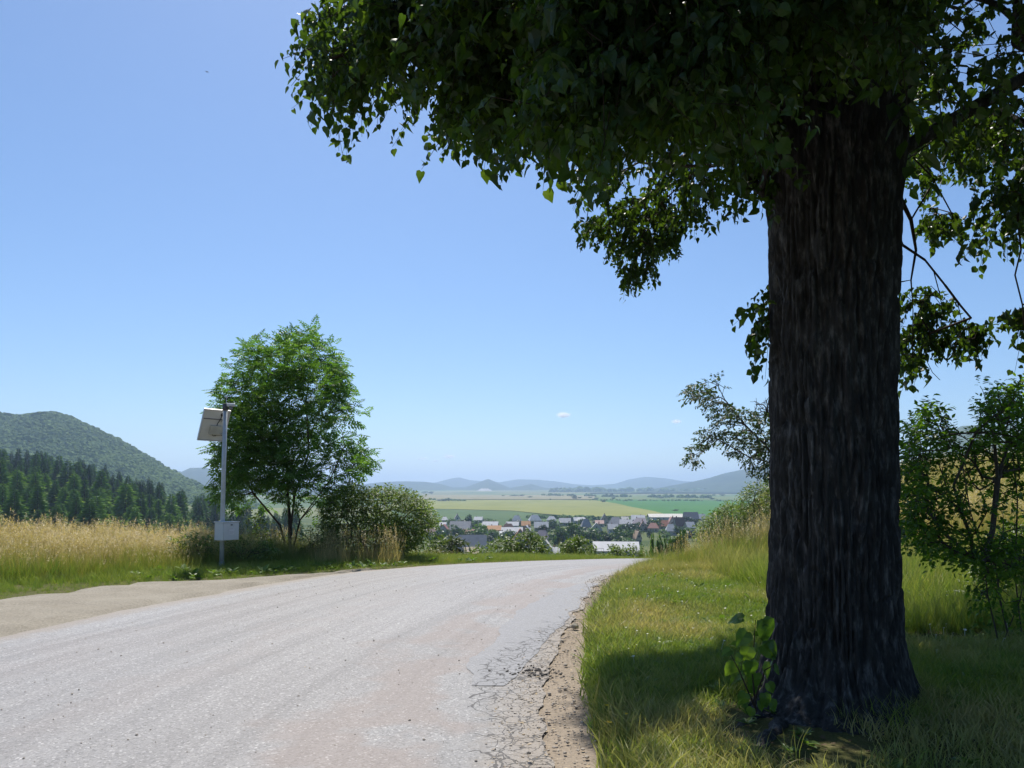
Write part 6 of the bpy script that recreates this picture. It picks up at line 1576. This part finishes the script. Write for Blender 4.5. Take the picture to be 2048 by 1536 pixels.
HS = [
    (848, 871, 1051, 1058, 'silver', 1, 'hip', "at the left end of town beside the hawthorn bush"), (853, 874, 1058, 1066, 'brown', 3, 'side', "below the silver roof at the left end of town"),
    (874, 902, 1052, 1066, 'dusty red', 1, 'front', "with a pale gable, above the broad dark tree on the left"), (879, 894, 1046, 1051, 'silver', 1, 'side', "just behind the dusty red gable on the left"),
    (900, 943, 1046, 1059, 'grey', 3, 'side', "long and low behind the round trees on the left"), (883, 896, 1035, 1040, 'silver', 1, 'hip', "farthest left under the dark pasture"),
    (907, 922, 1031, 1040, 'mauve grey', 1, 'front', "at the far left edge of town under the dark pasture"), (948, 966, 1035, 1040, 'silver', 1, 'side', "right of the slim tall tree under the dark pasture"),
    (965, 997, 1045, 1052, 'silver', 0, 'side', "in the middle distance above the orange roof"), (973, 1003, 1053, 1060, 'orange', 0, 'side', "left of the light grey hall in mid town"),
    (1003, 1030, 1050, 1060, 'brown', 0, 'hip', "behind the light grey hall in mid town"), (1012, 1038, 1045, 1051, 'silver', 1, 'side', "behind the brown hip roof in mid town"),
    (1042, 1061, 1044, 1051, 'orange', 0, 'side', "small and bright, in the centre of town"), (1024, 1043, 1033, 1041, 'light grey', 1, 'hip', "on the far edge of town left of centre"),
    (1057, 1082, 1032, 1041, 'silver', 1, 'hip', "on the far edge of town at the centre, broadest of its row"), (1068, 1097, 1046, 1055, 'silver', 0, 'side', "behind the narrow dark conifer in the centre"),
    (1043, 1063, 1053, 1061, 'light grey', 0, 'front', "right of the light grey hall"), (999, 1012, 1064, 1069, 'silver', 1, 'side', "small, at the left foot of the light grey hall"),
    (1021, 1060, 1063, 1085, 'brick red', 0, 'front', "large, behind the flowering bush of the verge"), (1070, 1099, 1064, 1077, 'mauve grey', 0, 'hip', "above the white gabled house, left of the central trees"),
    (1071, 1105, 1080, 1098, 'cream', 1, 'front', "white walled, right of the flowering bush"), (1093, 1113, 1034, 1040, 'silver', 1, 'hip', "on the far edge of town behind the central trees"),
    (1118, 1142, 1038, 1045, 'light grey', 0, 'side', "on the far edge of town above the tallest tree"), (1146, 1161, 1036, 1041, 'silver', 1, 'side', "on the far edge of town right of the tallest tree"),
    (1104, 1119, 1097, 1106, 'light grey', 3, 'side', "low, right below the white walled gabled house"), (1148, 1176, 1036, 1041, 'silver', 1, 'hip', "on the far edge of town, first in the right half"),
    (1162, 1182, 1041, 1053, 'grey', 0, 'hip', "right beside the tallest tree"), (1181, 1205, 1048, 1058, 'silver', 1, 'front', "brightest white one in the right half of town"),
    (1200, 1218, 1031, 1042, 'dark slate', 0, 'front', "tall and violet-dark on the far edge of town"), (1190, 1208, 1042, 1047, 'pinkish', 1, 'side', "below the tall dark slate house"),
    (1217, 1246, 1037, 1047, 'grey', 1, 'hip', "right of the tall dark slate house"), (1239, 1265, 1041, 1048, 'light grey', 0, 'side', "right of the grey hip roof in the right half"),
    (1242, 1257, 1035, 1041, 'cream', 1, 'side', "small, on the far edge below the hay field"), (1262, 1290, 1032, 1039, 'silver', 1, 'side', "on the far edge below the green field's tip"),
    (1264, 1299, 1038, 1047, 'mauve grey', 0, 'hip', "left of the dark tree by the red roofs"), (1278, 1294, 1044, 1055, 'pinkish', 0, 'front', "gable to the front, left of the dark tree by the red roofs"),
    (1318, 1337, 1043, 1052, 'brick red', 0, 'side', "small, first of the red roofs at the right end of town"), (1334, 1351, 1037, 1050, 'pinkish', 1, 'front', "between the red roofs at the right end of town"),
    (1348, 1369, 1038, 1052, 'brown', 0, 'side', "last of the red roofs at the right end of town"), (1331, 1352, 1051, 1062, 'light grey', 1, 'hip', "in front of the red roofs at the right end of town"),
    (1268, 1280, 1065, 1077, 'tan', 0, 'front', "half hidden left of the tall green tree"), (1395, 1410, 1030, 1037, 'silver', 1, 'side', "last one at the right edge beside the dark bush"),
    (1295, 1318, 1048, 1056, 'dusty red', 0, 'hip', "behind the tall green tree at the road's end"), (1215, 1236, 1050, 1058, 'light grey', 1, 'side', "between the dark trees right of the brightest white one"),
    (1370, 1388, 1046, 1055, 'light grey', 0, 'side', "low, at the right end of town behind the round dark tree"), (925, 950, 1060, 1067, 'dusty red', 0, 'side', "half hidden behind the wide green tree on the left")]
for h_ in HS: house(*h_)
house(903, 973, 1077, 1104, 'grey', 1, 'side', "with the big roof of two slopes, nearest on the left", rot=.16, wide=True)
house(1003, 1046, 1057, 1066, 'light grey', 3, 'side', "with dark walls in mid town", rot=-.06, wide=True)
house(1186, 1277, 1087, 1100, 'light grey', 1, 'side', "long and pale, nearest on the right", rot=-.10, wide=True)
house(1295, 1365, 1029, 1034, 'cream', 1, 'side', "low shed along the foot of the green field", rot=.05, wide=True)
house(1367, 1396, 1027, 1038, 'dark slate', 3, 'side', "at the far right edge of town", rot=0, wide=True)
house(928, 960, 1097, 1106, 'tan', 0, 'side', "low, at the right foot of the big grey roof", rot=.1, wide=True)

# ---------------------------------------------------------------- small clouds and a bird
def cloud(px, py, w, h, lab, dens, seed):
    D = 30000.0; c = at(px, py, D); r = random.Random(seed)
    t = []
    m, nt = mat_new("cloud_vapour")
    v = N(nt, 'ShaderNodeVolumePrincipled'); v.inputs['Color'].default_value = (1, 1, 1, 1); v.inputs['Anisotropy'].default_value = .6
    tc = N(nt, 'ShaderNodeTexCoord'); gr = N(nt, 'ShaderNodeTexGradient', gradient_type='SPHERICAL'); nt.links.new(tc.outputs['Object'], gr.inputs[0])
    nz = noise(nt, tc.outputs['Object'], 2.6, 4, .6)
    d = math_n(nt, 'MULTIPLY', math_n(nt, 'SUBTRACT', math_n(nt, 'ADD', gr.outputs['Fac'], math_n(nt, 'MULTIPLY', nz, .9)), .62, clamp=True), dens)
    nt.links.new(d, v.inputs['Density']); o = N(nt, 'ShaderNodeOutputMaterial'); nt.links.new(v.outputs[0], o.inputs['Volume'])
    import bmesh
    bm = bmesh.new(); bmesh.ops.create_icosphere(bm, subdivisions=3, radius=1)
    for q in bm.verts: q.co *= .9 + .2 * float(vnoise(q.co.x * 2 + seed, q.co.y * 2, q.co.z * 2))
    me = bpy.data.meshes.new("cloud"); bm.to_mesh(me); bm.free(); me.materials.append(m)
    ob = link("cloud", me, loc=tuple(c)); s = D / FOC; ob.scale = (w * s, w * s * .7, h * s); tag(ob, lab, "cloud", "small clouds over the horizon")
cloud(1127, 830, 19, 8, "small white cloud alone above the mountains in the middle", .022, 1)
cloud(1353, 843, 14, 6, "small white cloud left of the fruit tree", .02, 2)
cloud(898, 913, 17, 6, "small white cloud low over the left mountains, brightest of three", .02, 3)
cloud(870, 922, 12, 4.5, "faint little cloud just below the brightest of the low three", .013, 4)
cloud(845, 917, 15, 4.5, "faintest cloud, leftmost of the low three", .010, 5)
def bird():
    p = at(414, 144, 60); t = thing("bird", "tiny dark bird high in the blue sky on the left", "bird", tuple(p), rz=.7)
    m = plain("dark_feathers", (0.06, 0.06, 0.07)); mb = MB(); mb.tube([(0, -.09, 0), (0, -.04, .012), (0, .04, .01), (0, .09, .015), (0, .115, .012)], [.006, .022, .026, .018, .006], 8); part("body", mb, m, t, True)
    for s in (-1, 1):
        w = MB(); V = [(0, .04, .015), (s * .09, .05, .04), (s * .19, 0, .02), (s * .09, -.02, .035), (0, -.03, .015)]; V2 = [(x, y, z - .006) for x, y, z in V]
        w.add(V + V2, [(0, 1, 3, 4), (5, 9, 8, 6), (0, 5, 6, 1), (4, 3, 8, 9)], [(1, 2, 3), (6, 8, 7), (1, 6, 7), (1, 7, 2), (3, 2, 7), (3, 7, 8)]); part("wing", w, m, t)
    w = MB(); w.box((-.02, -.15, -.002), (.02, -.08, .004)); part("tail", w, m, t)
bird()
